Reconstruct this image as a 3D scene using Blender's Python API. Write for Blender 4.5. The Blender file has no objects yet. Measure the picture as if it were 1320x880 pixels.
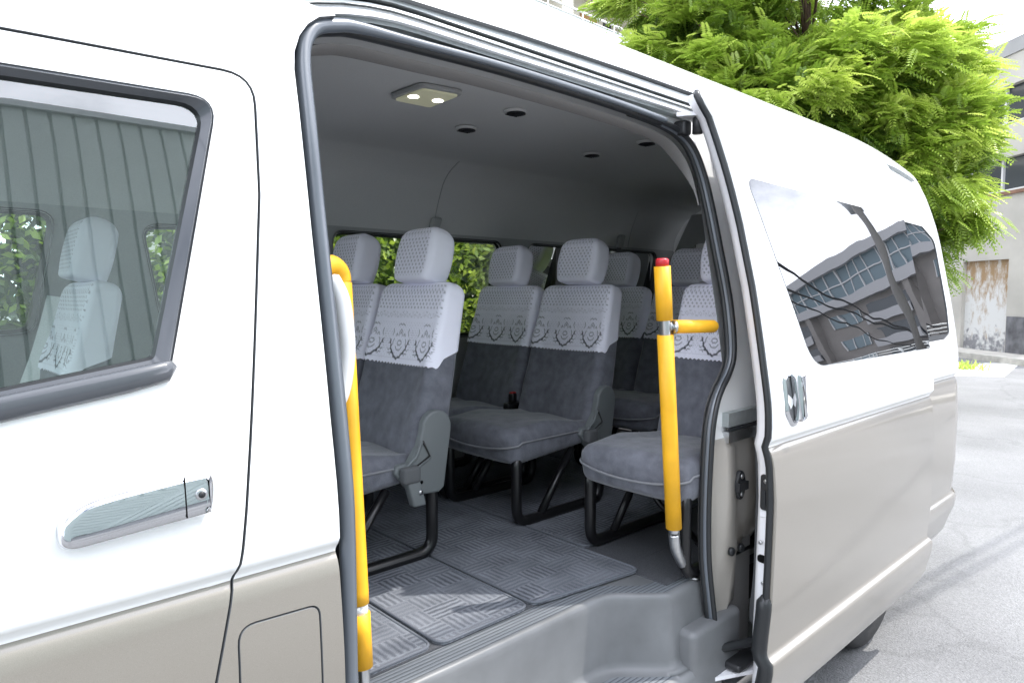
import bpy, bmesh, math, random
from math import sin, cos, pi, sqrt, radians
from mathutils import Vector, Matrix, noise as mn
from mathutils.geometry import delaunay_2d_cdt
random.seed(7)
scene = bpy.context.scene
col = scene.collection

# ------------------------------------------------------------------ helpers
def tag(o, label=None, cat=None, group=None, kind=None):
    if label: o['label'] = label
    if cat: o['category'] = cat
    if group: o['group'] = group
    if kind: o['kind'] = kind
    return o

def world_loc(o):
    m = Vector(o.location)
    while o.parent:
        o = o.parent
        m = m + Vector(o.location)
    return m

def link(name, data, parent=None, loc=(0, 0, 0)):
    o = bpy.data.objects.new(name, data)
    col.objects.link(o)
    o.location = loc
    if parent: o.parent = parent
    return o

class MB:
    """collects geometry and links it as ONE mesh object"""
    def __init__(s):
        s.v = []; s.f = []; s.m = []; s.n = None; s.sm = []; s.col = None; s.mats = []
    def mi(s, mat):
        if mat not in s.mats: s.mats.append(mat)
        return s.mats.index(mat)
    def add(s, vs, fs, mat, smooth=False):
        b = len(s.v); i = s.mi(mat)
        s.v += [tuple(p) for p in vs]
        for f in fs:
            s.f.append([b + k for k in f]); s.m.append(i); s.sm.append(smooth)
    def box(s, x0, x1, y0, y1, z0, z1, mat):
        vs = [(x, y, z) for z in (z0, z1) for y in (y0, y1) for x in (x0, x1)]
        s.add(vs, [(0, 2, 3, 1), (4, 5, 7, 6), (0, 1, 5, 4), (2, 6, 7, 3), (0, 4, 6, 2), (1, 3, 7, 5)], mat)
    def rbox(s, x0, x1, y0, y1, z0, z1, r, mat, n=3, fn=None):
        """box with rounded edges; fn moves each point"""
        c = Vector(((x0 + x1) / 2, (y0 + y1) / 2, (z0 + z1) / 2))
        h = Vector(((x1 - x0) / 2, (y1 - y0) / 2, (z1 - z0) / 2))
        def line(a):
            k = max(1, min(10, int((a - r) * 2 / .05)))
            inner = [-(a - r) + 2 * (a - r) * i / k for i in range(k + 1)]
            lo = [-(a - r) - r * math.tan((n - i) / n * pi / 4) for i in range(n)]
            hi = [-q for q in reversed(lo)]
            return lo + inner + hi
        L = [line(h[i]) for i in range(3)]
        idx = {}; vs = []; fs = []
        def vert(p):
            key = tuple(round(q, 6) for q in p)
            if key in idx: return idx[key]
            q = Vector([max(-(h[i] - r), min(h[i] - r, p[i])) for i in range(3)])
            d = Vector(p) - q
            if d.length > 1e-9: d = d.normalized() * r
            w = c + q + d
            if fn: w = Vector(fn(w))
            idx[key] = len(vs); vs.append(w)
            return idx[key]
        for ax in range(3):
            a, b = (ax + 1) % 3, (ax + 2) % 3
            for sg in (-1, 1):
                for i in range(len(L[a]) - 1):
                    for j in range(len(L[b]) - 1):
                        q = []
                        for (ii, jj) in ((i, j), (i + 1, j), (i + 1, j + 1), (i, j + 1)):
                            p = [0, 0, 0]; p[ax] = sg * h[ax]; p[a] = L[a][ii]; p[b] = L[b][jj]
                            q.append(vert(p))
                        fs.append(q if sg > 0 else q[::-1])
        s.add(vs, fs, mat, True)
    def tube(s, path, r, mat, n=10, closed=False, sx=1.0, cap=True, up=None):
        """round (or elliptical) tube along a path; r may be a list"""
        P = [Vector(p) for p in path]; k = len(P)
        R = r if isinstance(r, (list, tuple)) else [r] * k
        vs = []; fs = []
        t0 = (P[1] - P[0]).normalized()
        u = Vector(up) if up else (Vector((0, 0, 1)) if abs(t0.z) < .9 else Vector((1, 0, 0)))
        for i in range(k):
            a = P[i - 1] if (i > 0 or closed) else P[i]
            b = P[(i + 1) % k] if (i < k - 1 or closed) else P[i]
            t = (b - a).normalized()
            if up: u = Vector(up)
            w = t.cross(u)
            if w.length < 1e-6: w = t.cross(Vector((.3, .5, .8)))
            w.normalize(); u2 = w.cross(t).normalized()
            if not up: u = u2
            for j in range(n):
                an = 2 * pi * j / n
                vs.append(P[i] + w * cos(an) * R[i] * sx + u2 * sin(an) * R[i])
        m = k if closed else k - 1
        for i in range(m):
            for j in range(n):
                a = i * n + j; b = i * n + (j + 1) % n
                c = ((i + 1) % k) * n + (j + 1) % n; d = ((i + 1) % k) * n + j
                fs.append((a, b, c, d))
        if cap and not closed:
            fs.append(tuple(range(n - 1, -1, -1))); fs.append(tuple((k - 1) * n + j for j in range(n)))
        s.add(vs, fs, mat, True)
    def disc(s, c, axis, r, h, mat, n=20, bev=0.0):
        """short cylinder from c along axis"""
        c = Vector(c); a = Vector(axis).normalized()
        s.tube([c, c + a * (h - bev), c + a * h] if bev else [c, c + a * h], [r, r, r - bev] if bev else r, mat, n)
    def prism(s, poly, fn, d, mat, bev=.0, smooth=False, dome=0.0, dome_in=.0):
        """polygon (a,b) placed by fn(a,b,depth), front at depth d, back at 0; edge rounded by bev, face crowned by dome"""
        k = len(poly)
        ar = sum(poly[i][0] * poly[(i + 1) % k][1] - poly[(i + 1) % k][0] * poly[i][1] for i in range(k))
        sg = 1 if ar > 0 else -1; nn = []
        for i in range(k):
            a = Vector(poly[i - 1][:2]); c = Vector(poly[(i + 1) % k][:2]); t = (c - a)
            t = t.normalized() if t.length > 1e-9 else Vector((1, 0)); nn.append((-t.y * sg, t.x * sg))
        def put(t, dd): return [fn(p[0] + n[0] * t, p[1] + n[1] * t, dd) for p, n in zip(poly, nn)]
        rings = [put(0, 0)]
        if bev:
            rings.append(put(0, d - bev))
            for q in (.25, .5, .75): rings.append(put(bev * (1 - cos(q * pi / 2)), d - bev + bev * sin(q * pi / 2)))
            rings.append(put(bev, d))
        else: rings.append(put(0, d))
        if dome:
            for q in (.3, .6, .85, 1): rings.append(put(bev + (dome_in - bev) * q, d + dome * sin(q * pi / 2)))
        vs = [q for r in rings for q in r]; fs = []
        for i in range(len(rings) - 1):
            for j in range(k):
                fs.append((i * k + j, i * k + (j + 1) % k, (i + 1) * k + (j + 1) % k, (i + 1) * k + j))
        fs.append(tuple((len(rings) - 1) * k + j for j in range(k)))
        s.add(vs, fs, mat, smooth)
    def build(s, name, parent=None, loc=(0, 0, 0), recalc=False):
        me = bpy.data.meshes.new(name)
        me.from_pydata(s.v, [], s.f)
        for m in s.mats: me.materials.append(m)
        me.polygons.foreach_set('material_index', s.m)
        me.polygons.foreach_set('use_smooth', s.sm)
        if recalc:
            bm = bmesh.new(); bm.from_mesh(me)
            bmesh.ops.recalc_face_normals(bm, faces=bm.faces); bm.to_mesh(me); bm.free()
        if s.n: me.normals_split_custom_set_from_vertices(s.n)
        if s.col:
            at = me.color_attributes.new('pattern', 'FLOAT_COLOR', 'POINT')
            at.data.foreach_set('color', [q for c in s.col for q in (c, c, c, 1)])
        me.update()
        return link(name, me, parent, loc)

def empty(name, loc=(0, 0, 0), parent=None, rz=0):
    o = link(name, None, parent, loc); o.rotation_euler[2] = rz
    o.empty_display_size = .2
    return o

def rpoly(pts, n=6):
    """rounds each corner (x, y, r) of a polygon"""
    out = []; k = len(pts)
    for i in range(k):
        x, y, r = pts[i]
        p = Vector((x, y)); a = Vector(pts[i - 1][:2]) - p; b = Vector(pts[(i + 1) % k][:2]) - p
        if r <= 0: out.append((x, y)); continue
        la, lb = a.length, b.length; a.normalize(); b.normalize()
        ang = a.angle(b); t = min(r / math.tan(ang / 2), la * .49, lb * .49)
        p0, p2 = p + a * t, p + b * t
        for j in range(n + 1):
            q = j / n
            out.append(tuple(p0 * (1 - q) ** 2 + p * 2 * q * (1 - q) + p2 * q * q))
    return out

def dense(poly, step, closed=True):
    out = []; k = len(poly)
    for i in range(k if closed else k - 1):
        a = Vector(poly[i]); b = Vector(poly[(i + 1) % k]); m = max(1, int((b - a).length / step))
        out += [tuple(a.lerp(b, j / m)) for j in range(m)]
    if not closed: out.append(tuple(poly[-1]))
    return out

def spline(pts, n=8, closed=False):
    P = [Vector(p) for p in pts]; k = len(P); out = []
    for i in range(k if closed else k - 1):
        p0 = P[i - 1] if (i or closed) else P[0]
        p1 = P[i]; p2 = P[(i + 1) % k]; p3 = P[(i + 2) % k] if (i + 2 < k or closed) else P[-1]
        for j in range(n):
            t = j / n
            out.append(.5 * ((2 * p1) + (p2 - p0) * t + (2 * p0 - 5 * p1 + 4 * p2 - p3) * t * t + (3 * p1 - p0 - 3 * p2 + p3) * t ** 3))
    if not closed: out.append(P[-1])
    return [tuple(p) for p in out]

def inside(pt, poly):
    x, y = pt; c = False; j = len(poly) - 1
    for i in range(len(poly)):
        xi, yi = poly[i]; xj, yj = poly[j]
        if (yi > y) != (yj > y) and x < (xj - xi) * (y - yi) / (yj - yi) + xi: c = not c
        j = i
    return c

# ------------------------------------------------------------------ materials
def mat_new(name):
    m = bpy.data.materials.new(name); m.use_nodes = True
    nt = m.node_tree; b = nt.nodes['Principled BSDF']
    return m, nt, b
def N(nt, typ, **kw):
    n = nt.nodes.new(typ)
    for k, v in kw.items(): setattr(n, k, v)
    return n
def L(nt, a, b): nt.links.new(a, b)
def simple(name, c, rough=.5, metal=0., coat=0., noise=0., nscale=60., bump=0., spec=.5, coat_rough=.03):
    m, nt, b = mat_new(name)
    b.inputs['Base Color'].default_value = (*c, 1); b.inputs['Roughness'].default_value = rough
    b.inputs['Metallic'].default_value = metal; b.inputs['Coat Weight'].default_value = coat
    b.inputs['Coat Roughness'].default_value = coat_rough
    b.inputs['Specular IOR Level'].default_value = spec
    if noise or bump:
        tc = N(nt, 'ShaderNodeTexCoord'); nz = N(nt, 'ShaderNodeTexNoise')
        nz.inputs['Scale'].default_value = nscale; nz.inputs['Detail'].default_value = 5
        L(nt, tc.outputs['Object'], nz.inputs['Vector'])
        if noise:
            mx = N(nt, 'ShaderNodeMix', data_type='RGBA')
            mx.inputs['A'].default_value = (*[q * (1 - noise) for q in c], 1)
            mx.inputs['B'].default_value = (*[min(1, q * (1 + noise)) for q in c], 1)
            rp = N(nt, 'ShaderNodeMapRange'); rp.inputs['From Min'].default_value = .3; rp.inputs['From Max'].default_value = .7
            L(nt, nz.outputs['Fac'], rp.inputs['Value']); L(nt, rp.outputs['Result'], mx.inputs['Factor'])
            L(nt, mx.outputs['Result'], b.inputs['Base Color'])
        if bump:
            bp = N(nt, 'ShaderNodeBump'); bp.inputs['Strength'].default_value = bump; bp.inputs['Distance'].default_value = .002
            L(nt, nz.outputs['Fac'], bp.inputs['Height']); L(nt, bp.outputs['Normal'], b.inputs['Normal'])
    return m

def paint_mat(name='two_tone_paint', lo=(.22, .20, .17), hi=(.37, .342, .298), metal=.5, rough=.36):
    """two-tone car paint: pearl white over champagne metallic, split at the waist groove"""
    m, nt, b = mat_new(name)
    g = N(nt, 'ShaderNodeNewGeometry'); sp = N(nt, 'ShaderNodeSeparateXYZ')
    L(nt, g.outputs['Position'], sp.inputs[0])
    gt = N(nt, 'ShaderNodeMath', operation='GREATER_THAN'); gt.inputs[1].default_value = 1.0585
    L(nt, sp.outputs['Z'], gt.inputs[0])
    tc = N(nt, 'ShaderNodeTexCoord'); nz = N(nt, 'ShaderNodeTexNoise'); nz.inputs['Scale'].default_value = 1400
    L(nt, tc.outputs['Object'], nz.inputs['Vector'])
    fl = N(nt, 'ShaderNodeMix', data_type='RGBA')
    fl.inputs['A'].default_value = (*lo, 1); fl.inputs['B'].default_value = (*hi, 1)
    L(nt, nz.outputs['Fac'], fl.inputs['Factor'])
    mx = N(nt, 'ShaderNodeMix', data_type='RGBA'); L(nt, gt.outputs[0], mx.inputs['Factor'])
    L(nt, fl.outputs['Result'], mx.inputs['A']); mx.inputs['B'].default_value = (.93, .935, .93, 1)
    L(nt, mx.outputs['Result'], b.inputs['Base Color'])
    me = N(nt, 'ShaderNodeMath', operation='MULTIPLY_ADD'); me.inputs[1].default_value = -metal; me.inputs[2].default_value = metal
    L(nt, gt.outputs[0], me.inputs[0]); L(nt, me.outputs[0], b.inputs['Metallic'])
    dn = N(nt, 'ShaderNodeTexNoise'); dn.inputs['Scale'].default_value = 5; dn.inputs['Detail'].default_value = 9; dn.inputs['Roughness'].default_value = .7
    L(nt, tc.outputs['Object'], dn.inputs['Vector'])
    dz = N(nt, 'ShaderNodeMapRange'); dz.inputs['From Min'].default_value = .2; dz.inputs['From Max'].default_value = .7; dz.inputs['To Min'].default_value = .55; dz.inputs['To Max'].default_value = .10; L(nt, sp.outputs['Z'], dz.inputs['Value'])
    dm = N(nt, 'ShaderNodeMath', operation='MULTIPLY'); L(nt, dn.outputs['Fac'], dm.inputs[0]); L(nt, dz.outputs['Result'], dm.inputs[1])
    dx = N(nt, 'ShaderNodeMix', data_type='RGBA'); L(nt, dm.outputs[0], dx.inputs['Factor']); L(nt, mx.outputs['Result'], dx.inputs['A']); dx.inputs['B'].default_value = (.36, .34, .31, 1)
    L(nt, dx.outputs['Result'], b.inputs['Base Color'])
    cr_ = N(nt, 'ShaderNodeMapRange'); cr_.inputs['From Min'].default_value = .35; cr_.inputs['From Max'].default_value = .7; cr_.inputs['To Min'].default_value = .015; cr_.inputs['To Max'].default_value = .09; L(nt, dn.outputs['Fac'], cr_.inputs['Value'])
    L(nt, cr_.outputs['Result'], b.inputs['Coat Roughness'])
    b.inputs['Roughness'].default_value = rough; b.inputs['Coat Weight'].default_value = 1
    return m

M = {}
M['paint'] = paint_mat()
M['jamb'] = paint_mat('lit_jamb_paint', (.50, .465, .41), (.66, .62, .56), .4, .3)  # body paint lightened in colour to imitate light bounced into the shaded jamb
M['white_paint'] = simple('inner_white_paint', (.86, .86, .88), .35, coat=.6)
M['rubber'] = simple('black_rubber', (.018, .02, .022), .38, spec=.5)
M['seal_grey'] = simple('grey_seal_rubber', (.10, .115, .135), .3, spec=.7, coat=.3, coat_rough=.2)
M['black_plastic'] = simple('black_plastic', (.02, .021, .023), .45, noise=.3, nscale=300)
M['molding'] = simple('window_molding', (.06, .066, .076), .25, coat=.5)
M['chrome'] = simple('chrome', (.58, .59, .61), .035, metal=1)
M['satin'] = simple('satin_chrome', (.62, .63, .65), .14, metal=1)
M['steel'] = simple('brushed_steel', (.55, .56, .57), .28, metal=1, noise=.08, nscale=90)
M['alu'] = simple('track_metal', (.42, .45, .45), .4, metal=.6, noise=.1, nscale=40)
M['yellow'] = simple('yellow_padding', (.86, .44, .014), .5, noise=.13, nscale=11, bump=.2)
M['red'] = simple('red_cap', (.5, .02, .03), .35)
M['red_button'] = simple('red_button', (.35, .01, .012), .4)
M['liner'] = simple('headliner_cloth', (.58, .585, .58), .95, noise=.06, nscale=350, bump=.3, spec=.1)
M['liner_edge'] = simple('headliner_edge', (.26, .255, .25), .9, noise=.05, nscale=350, spec=.1)
M['trim'] = simple('wall_trim', (.36, .37, .37), .7, noise=.05, nscale=200)
M['carpet_floor'] = simple('floor_carpet', (.085, .088, .096), .95, noise=.35, nscale=420, bump=.6, spec=.1)
M['step_grey'] = None
M['frame_black'] = simple('seat_frame_paint', (.008, .008, .009), .3, spec=.5)
M['plate_grey'] = simple('recliner_plastic', (.15, .165, .17), .5, noise=.05, nscale=500, bump=.1)
M['belt'] = simple('belt_webbing', (.10, .105, .11), .8, noise=.1, nscale=500)
M['lamp_lens'] = simple('lamp_lens', (.62, .62, .42), .3)
M['lamp_lens'].node_tree.nodes['Principled BSDF'].inputs['Emission Color'].default_value = (1, .97, .7, 1); M['lamp_lens'].node_tree.nodes['Principled BSDF'].inputs['Emission Strength'].default_value = .12
M['seam'] = simple('seam_grey', (.10, .105, .11), .6)
M['black'] = simple('dark_gap', (.004, .004, .004), .8, spec=.1)
M['tyre'] = simple('tyre_rubber', (.022, .022, .023), .75, noise=.3, nscale=120, bump=.3)
M['grip_white'] = simple('white_grip', (.72, .72, .72), .3, coat=.3)

def fabric():
    m, nt, b = mat_new('seat_moquette')
    tc = N(nt, 'ShaderNodeTexCoord'); a = N(nt, 'ShaderNodeTexNoise'); a.inputs['Scale'].default_value = 700; a.inputs['Detail'].default_value = 3
    c = N(nt, 'ShaderNodeTexNoise'); c.inputs['Scale'].default_value = 26; c.inputs['Detail'].default_value = 6
    L(nt, tc.outputs['Object'], a.inputs['Vector']); L(nt, tc.outputs['Object'], c.inputs['Vector'])
    ad = N(nt, 'ShaderNodeMath', operation='ADD'); L(nt, a.outputs['Fac'], ad.inputs[0]); L(nt, c.outputs['Fac'], ad.inputs[1])
    mr = N(nt, 'ShaderNodeMapRange'); mr.inputs['From Min'].default_value = .7; mr.inputs['From Max'].default_value = 1.3
    L(nt, ad.outputs[0], mr.inputs['Value'])
    mx = N(nt, 'ShaderNodeMix', data_type='RGBA'); mx.inputs['A'].default_value = (.10, .105, .122, 1); mx.inputs['B'].default_value = (.19, .196, .228, 1)
    L(nt, mr.outputs['Result'], mx.inputs['Factor']); L(nt, mx.outputs['Result'], b.inputs['Base Color'])
    b.inputs['Roughness'].default_value = .9; b.inputs['Specular IOR Level'].default_value = .15
    b.inputs['Sheen Weight'].default_value = .35; b.inputs['Sheen Roughness'].default_value = .4
    bp = N(nt, 'ShaderNodeBump'); bp.inputs['Strength'].default_value = .4; bp.inputs['Distance'].default_value = .001
    L(nt, a.outputs['Fac'], bp.inputs['Height']); L(nt, bp.outputs['Normal'], b.inputs['Normal'])
    return m
M['fabric'] = fabric()
M['piping'] = simple('seat_piping', (.2, .205, .22), .8)

def lace_mat():
    m, nt, b = mat_new('white_lace')
    at = N(nt, 'ShaderNodeAttribute'); at.attribute_name = 'pattern'
    mx = N(nt, 'ShaderNodeMix', data_type='RGBA')
    mx.inputs['A'].default_value = (.90, .895, .995, 1); mx.inputs['B'].default_value = (.035, .037, .05, 1)
    L(nt, at.outputs['Fac'], mx.inputs['Factor']); L(nt, mx.outputs['Result'], b.inputs['Base Color'])
    b.inputs['Roughness'].default_value = .85; b.inputs['Specular IOR Level'].default_value = .2
    tc = N(nt, 'ShaderNodeTexCoord'); nz = N(nt, 'ShaderNodeTexNoise'); nz.inputs['Scale'].default_value = 900
    n2 = N(nt, 'ShaderNodeTexNoise'); n2.inputs['Scale'].default_value = 14
    L(nt, tc.outputs['Object'], nz.inputs['Vector']); L(nt, tc.outputs['Object'], n2.inputs['Vector'])
    ad = N(nt, 'ShaderNodeMath', operation='MULTIPLY_ADD'); ad.inputs[1].default_value = 6
    L(nt, n2.outputs['Fac'], ad.inputs[0]); L(nt, nz.outputs['Fac'], ad.inputs[2])
    bp = N(nt, 'ShaderNodeBump'); bp.inputs['Strength'].default_value = .5; bp.inputs['Distance'].default_value = .0015
    L(nt, ad.outputs[0], bp.inputs['Height']); L(nt, bp.outputs['Normal'], b.inputs['Normal'])
    return m
M['lace'] = lace_mat()

def mat_carpet():
    """woven mat: blocks of ribs running two ways"""
    m, nt, b = mat_new('woven_mat')
    g = N(nt, 'ShaderNodeNewGeometry'); sp = N(nt, 'ShaderNodeSeparateXYZ'); L(nt, g.outputs['Position'], sp.inputs[0])
    def ma(op, a, bb=None, c=None):
        n = N(nt, 'ShaderNodeMath', operation=op)
        for i, q in enumerate((a, bb, c)):
            if q is None: continue
            if isinstance(q, (int, float)): n.inputs[i].default_value = q
            else: L(nt, q, n.inputs[i])
        return n.outputs[0]
    cw = .078
    fx = ma('FLOOR', ma('DIVIDE', sp.outputs['X'], cw * 1.5)); fy = ma('FLOOR', ma('DIVIDE', sp.outputs['Y'], cw))
    par = ma('MODULO', ma('ADD', ma('ADD', fx, fy), 1000), 2)
    cv = N(nt, 'ShaderNodeCombineXYZ'); L(nt, fx, cv.inputs[0]); L(nt, fy, cv.inputs[1])
    wnz = N(nt, 'ShaderNodeTexWhiteNoise'); wnz.noise_dimensions = '2D'; L(nt, cv.outputs[0], wnz.inputs['Vector'])
    coord = ma('ADD', ma('MULTIPLY', par, sp.outputs['X']), ma('MULTIPLY', ma('SUBTRACT', 1, par), sp.outputs['Y']))
    nz = N(nt, 'ShaderNodeTexNoise'); nz.inputs['Scale'].default_value = 450; nz.inputs['Detail'].default_value = 4
    L(nt, g.outputs['Position'], nz.inputs['Vector'])
    n2 = N(nt, 'ShaderNodeTexNoise'); n2.inputs['Scale'].default_value = 9; L(nt, g.outputs['Position'], n2.inputs['Vector'])
    n3 = N(nt, 'ShaderNodeTexNoise'); n3.inputs['Scale'].default_value = 38; L(nt, g.outputs['Position'], n3.inputs['Vector'])
    st = ma('SINE', ma('MULTIPLY', ma('ADD', coord, ma('MULTIPLY', n3.outputs['Fac'], .011)), 2 * pi / (cw / 4)))
    v = ma('ADD', ma('MULTIPLY', st, ma('MULTIPLY_ADD', wnz.outputs['Value'], .2, .06)), ma('MULTIPLY', nz.outputs['Fac'], 1.0))
    v = ma('ADD', v, ma('MULTIPLY', n2.outputs['Fac'], .6))
    mr = N(nt, 'ShaderNodeMapRange'); mr.inputs['From Min'].default_value = .3; mr.inputs['From Max'].default_value = 1.15
    L(nt, v, mr.inputs['Value'])
    mx = N(nt, 'ShaderNodeMix', data_type='RGBA'); mx.inputs['A'].default_value = (.036, .04, .05, 1); mx.inputs['B'].default_value = (.25, .265, .295, 1)
    L(nt, mr.outputs['Result'], mx.inputs['Factor']); L(nt, mx.outputs['Result'], b.inputs['Base Color'])
    b.inputs['Roughness'].default_value = .95; b.inputs['Specular IOR Level'].default_value = .1
    bp = N(nt, 'ShaderNodeBump'); bp.inputs['Strength'].default_value = .7; bp.inputs['Distance'].default_value = .003
    L(nt, v, bp.inputs['Height']); L(nt, bp.outputs['Normal'], b.inputs['Normal'])
    return m
M['mat'] = mat_carpet()
M['mat_edge'] = simple('mat_binding', (.12, .13, .15), .9, noise=.2, nscale=500)

def step_mat():
    m = simple('grey_step_plastic', (.15, .155, .16), .42, noise=.14, nscale=9, bump=.12)
    return m
M['step_grey'] = step_mat()

def ribbed():
    """grooved tread plastic: fine ribs along the van"""
    m, nt, b = mat_new('ribbed_step_plastic')
    g = N(nt, 'ShaderNodeNewGeometry'); sp = N(nt, 'ShaderNodeSeparateXYZ'); L(nt, g.outputs['Position'], sp.inputs[0])
    mu = N(nt, 'ShaderNodeMath', operation='MULTIPLY'); mu.inputs[1].default_value = 2 * pi / .0125; L(nt, sp.outputs['Y'], mu.inputs[0])
    si = N(nt, 'ShaderNodeMath', operation='SINE'); L(nt, mu.outputs[0], si.inputs[0])
    mr = N(nt, 'ShaderNodeMapRange'); mr.inputs['From Min'].default_value = -.75; mr.inputs['From Max'].default_value = -.3
    L(nt, si.outputs[0], mr.inputs['Value'])
    mx = N(nt, 'ShaderNodeMix', data_type='RGBA'); mx.inputs['A'].default_value = (.07, .08, .09, 1); mx.inputs['B'].default_value = (.165, .178, .193, 1)
    L(nt, mr.outputs['Result'], mx.inputs['Factor']); L(nt, mx.outputs['Result'], b.inputs['Base Color'])
    b.inputs['Roughness'].default_value = .45
    bp = N(nt, 'ShaderNodeBump'); bp.inputs['Strength'].default_value = .6; bp.inputs['Distance'].default_value = .002
    L(nt, mr.outputs['Result'], bp.inputs['Height']); L(nt, bp.outputs['Normal'], b.inputs['Normal'])
    return m
M['ribbed'] = ribbed()

def glass_clear(name, tint, ior=1.75):
    m, nt, b = mat_new(name)
    nt.nodes.remove(b)
    out = nt.nodes['Material Output']
    tr = N(nt, 'ShaderNodeBsdfTransparent'); tr.inputs[0].default_value = (*tint, 1)
    gl = N(nt, 'ShaderNodeBsdfGlossy'); gl.inputs['Roughness'].default_value = .0
    fr = N(nt, 'ShaderNodeFresnel'); fr.inputs['IOR'].default_value = ior
    mx = N(nt, 'ShaderNodeMixShader'); L(nt, fr.outputs[0], mx.inputs[0]); L(nt, tr.outputs[0], mx.inputs[1]); L(nt, gl.outputs[0], mx.inputs[2])
    L(nt, mx.outputs[0], out.inputs['Surface'])
    return m
M['glass'] = glass_clear('green_tinted_glass', (.76, .90, .84), 2.4)
M['glass_far'] = glass_clear('window_glass', (.90, .95, .92), 1.5)
def privacy():
    m, nt, b = mat_new('privacy_glass')
    b.inputs['Base Color'].default_value = (.006, .007, .008, 1); b.inputs['Roughness'].default_value = .0
    b.inputs['IOR'].default_value = 2.8
    tc = N(nt, 'ShaderNodeTexCoord'); nz = N(nt, 'ShaderNodeTexNoise'); nz.inputs['Scale'].default_value = 3.2; nz.inputs['Detail'].default_value = 1
    L(nt, tc.outputs['Object'], nz.inputs['Vector'])
    bp = N(nt, 'ShaderNodeBump'); bp.inputs['Strength'].default_value = .05; bp.inputs['Distance'].default_value = .02
    L(nt, nz.outputs['Fac'], bp.inputs['Height']); L(nt, bp.outputs['Normal'], b.inputs['Normal'])
    return m
M['privacy'] = privacy()

# ------------------------------------------------------------------ van body surface
# x runs towards the rear of the van, y from the near (sliding door) side to the far side, z up
PR = [(.18, .06), (.24, .02), (.30, .004), (.405, -.014), (.419, -.014), (.435, .007), (.6, -.004), (.85, -.006), (1.02, .004), (1.045, .010),
      (1.058, .018), (1.064, .016), (1.086, 0), (1.12, 0), (1.25, .012), (1.4, .034), (1.6, .070), (1.82, .112), (1.95, .142), (2.05, .168),
      (2.11, .19), (2.18, .22), (2.225, .26), (2.258, .33), (2.278, .45), (2.292, .7), (2.295, .94)]
def pchip(z):
    P = PR
    if z <= P[0][0]: return P[0][1]
    for i in range(len(P) - 1):
        if z <= P[i + 1][0]:
            def sl(k): return (P[k + 1][1] - P[k][1]) / (P[k + 1][0] - P[k][0])
            def tan(k):
                if k == 0: return sl(0)
                if k >= len(P) - 1: return sl(len(P) - 2)
                a, b = sl(k - 1), sl(k)
                return 0 if a * b <= 0 else 2 * a * b / (a + b)
            h = P[i + 1][0] - P[i][0]; t = (z - P[i][0]) / h
            return ((2 * t ** 3 - 3 * t * t + 1) * P[i][1] + (t ** 3 - 2 * t * t + t) * h * tan(i)
                    + (-2 * t ** 3 + 3 * t * t) * P[i + 1][1] + (t ** 3 - t * t) * h * tan(i + 1))
    return P[-1][1]
def psm(z):
    return 0.0 if z < 1.12 else pchip(z)
def sideS(x, z, off=0): return Vector((x, psm(z) + off, z))
XE, RC = 4.345, .16
def smooth01(t): t = max(0, min(1, t)); return t * t * (3 - 2 * t)
def drop(x):
    d = 0
    if x > 3.15: d += .06 * ((x - 3.15) / 1.0) ** 2.1
    if x < .2: d += .32 * ((.2 - x) / .85) ** 2
    return d
def bend(x, y, z):
    """roof droop at both ends, lean of the tail and its rounded corner"""
    w = smooth01((z - 1.75) / .45)
    z2 = z - drop(x) * w
    lean = .07 * smooth01((z - 1.0) / 1.3) * smooth01((x - 3.4) / .9)
    t = x - (XE - RC); ins = 0
    if t > 0: ins = RC - sqrt(max(0, RC * RC - t * t))
    s = 1 if y < .94 else -1
    f = max(0, 1 - abs(y - (0 if s > 0 else 1.88)) / .9)
    return Vector((x - lean, y + s * ins * f, z2))
def side(x, z, off=0):
    return bend(x, pchip(z) + off, z)
def nrm_of(fn, a, b, e=.004):
    u = fn(a + e, b) - fn(a - e, b); v = fn(a, b + e) - fn(a, b - e)
    n = u.cross(v)
    return n.normalized() if n.length > 1e-12 else Vector((0, -1, 0))

ZROWS = [.2, .25, .3, .35, .39, .405, .41, .418, .427, .436, .445, .5, .6, .7, .8, .86, .9, .94, .97, .99, 1.005, 1.02, 1.028, 1.035, 1.045, 1.052, 1.058, 1.0615, 1.066, 1.075, 1.086, 1.1, 1.12, 1.18,
         1.25, 1.32, 1.4, 1.5, 1.6, 1.7, 1.76, 1.82, 1.88, 1.95, 2.0, 2.05, 2.08, 2.11, 2.145]

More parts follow.
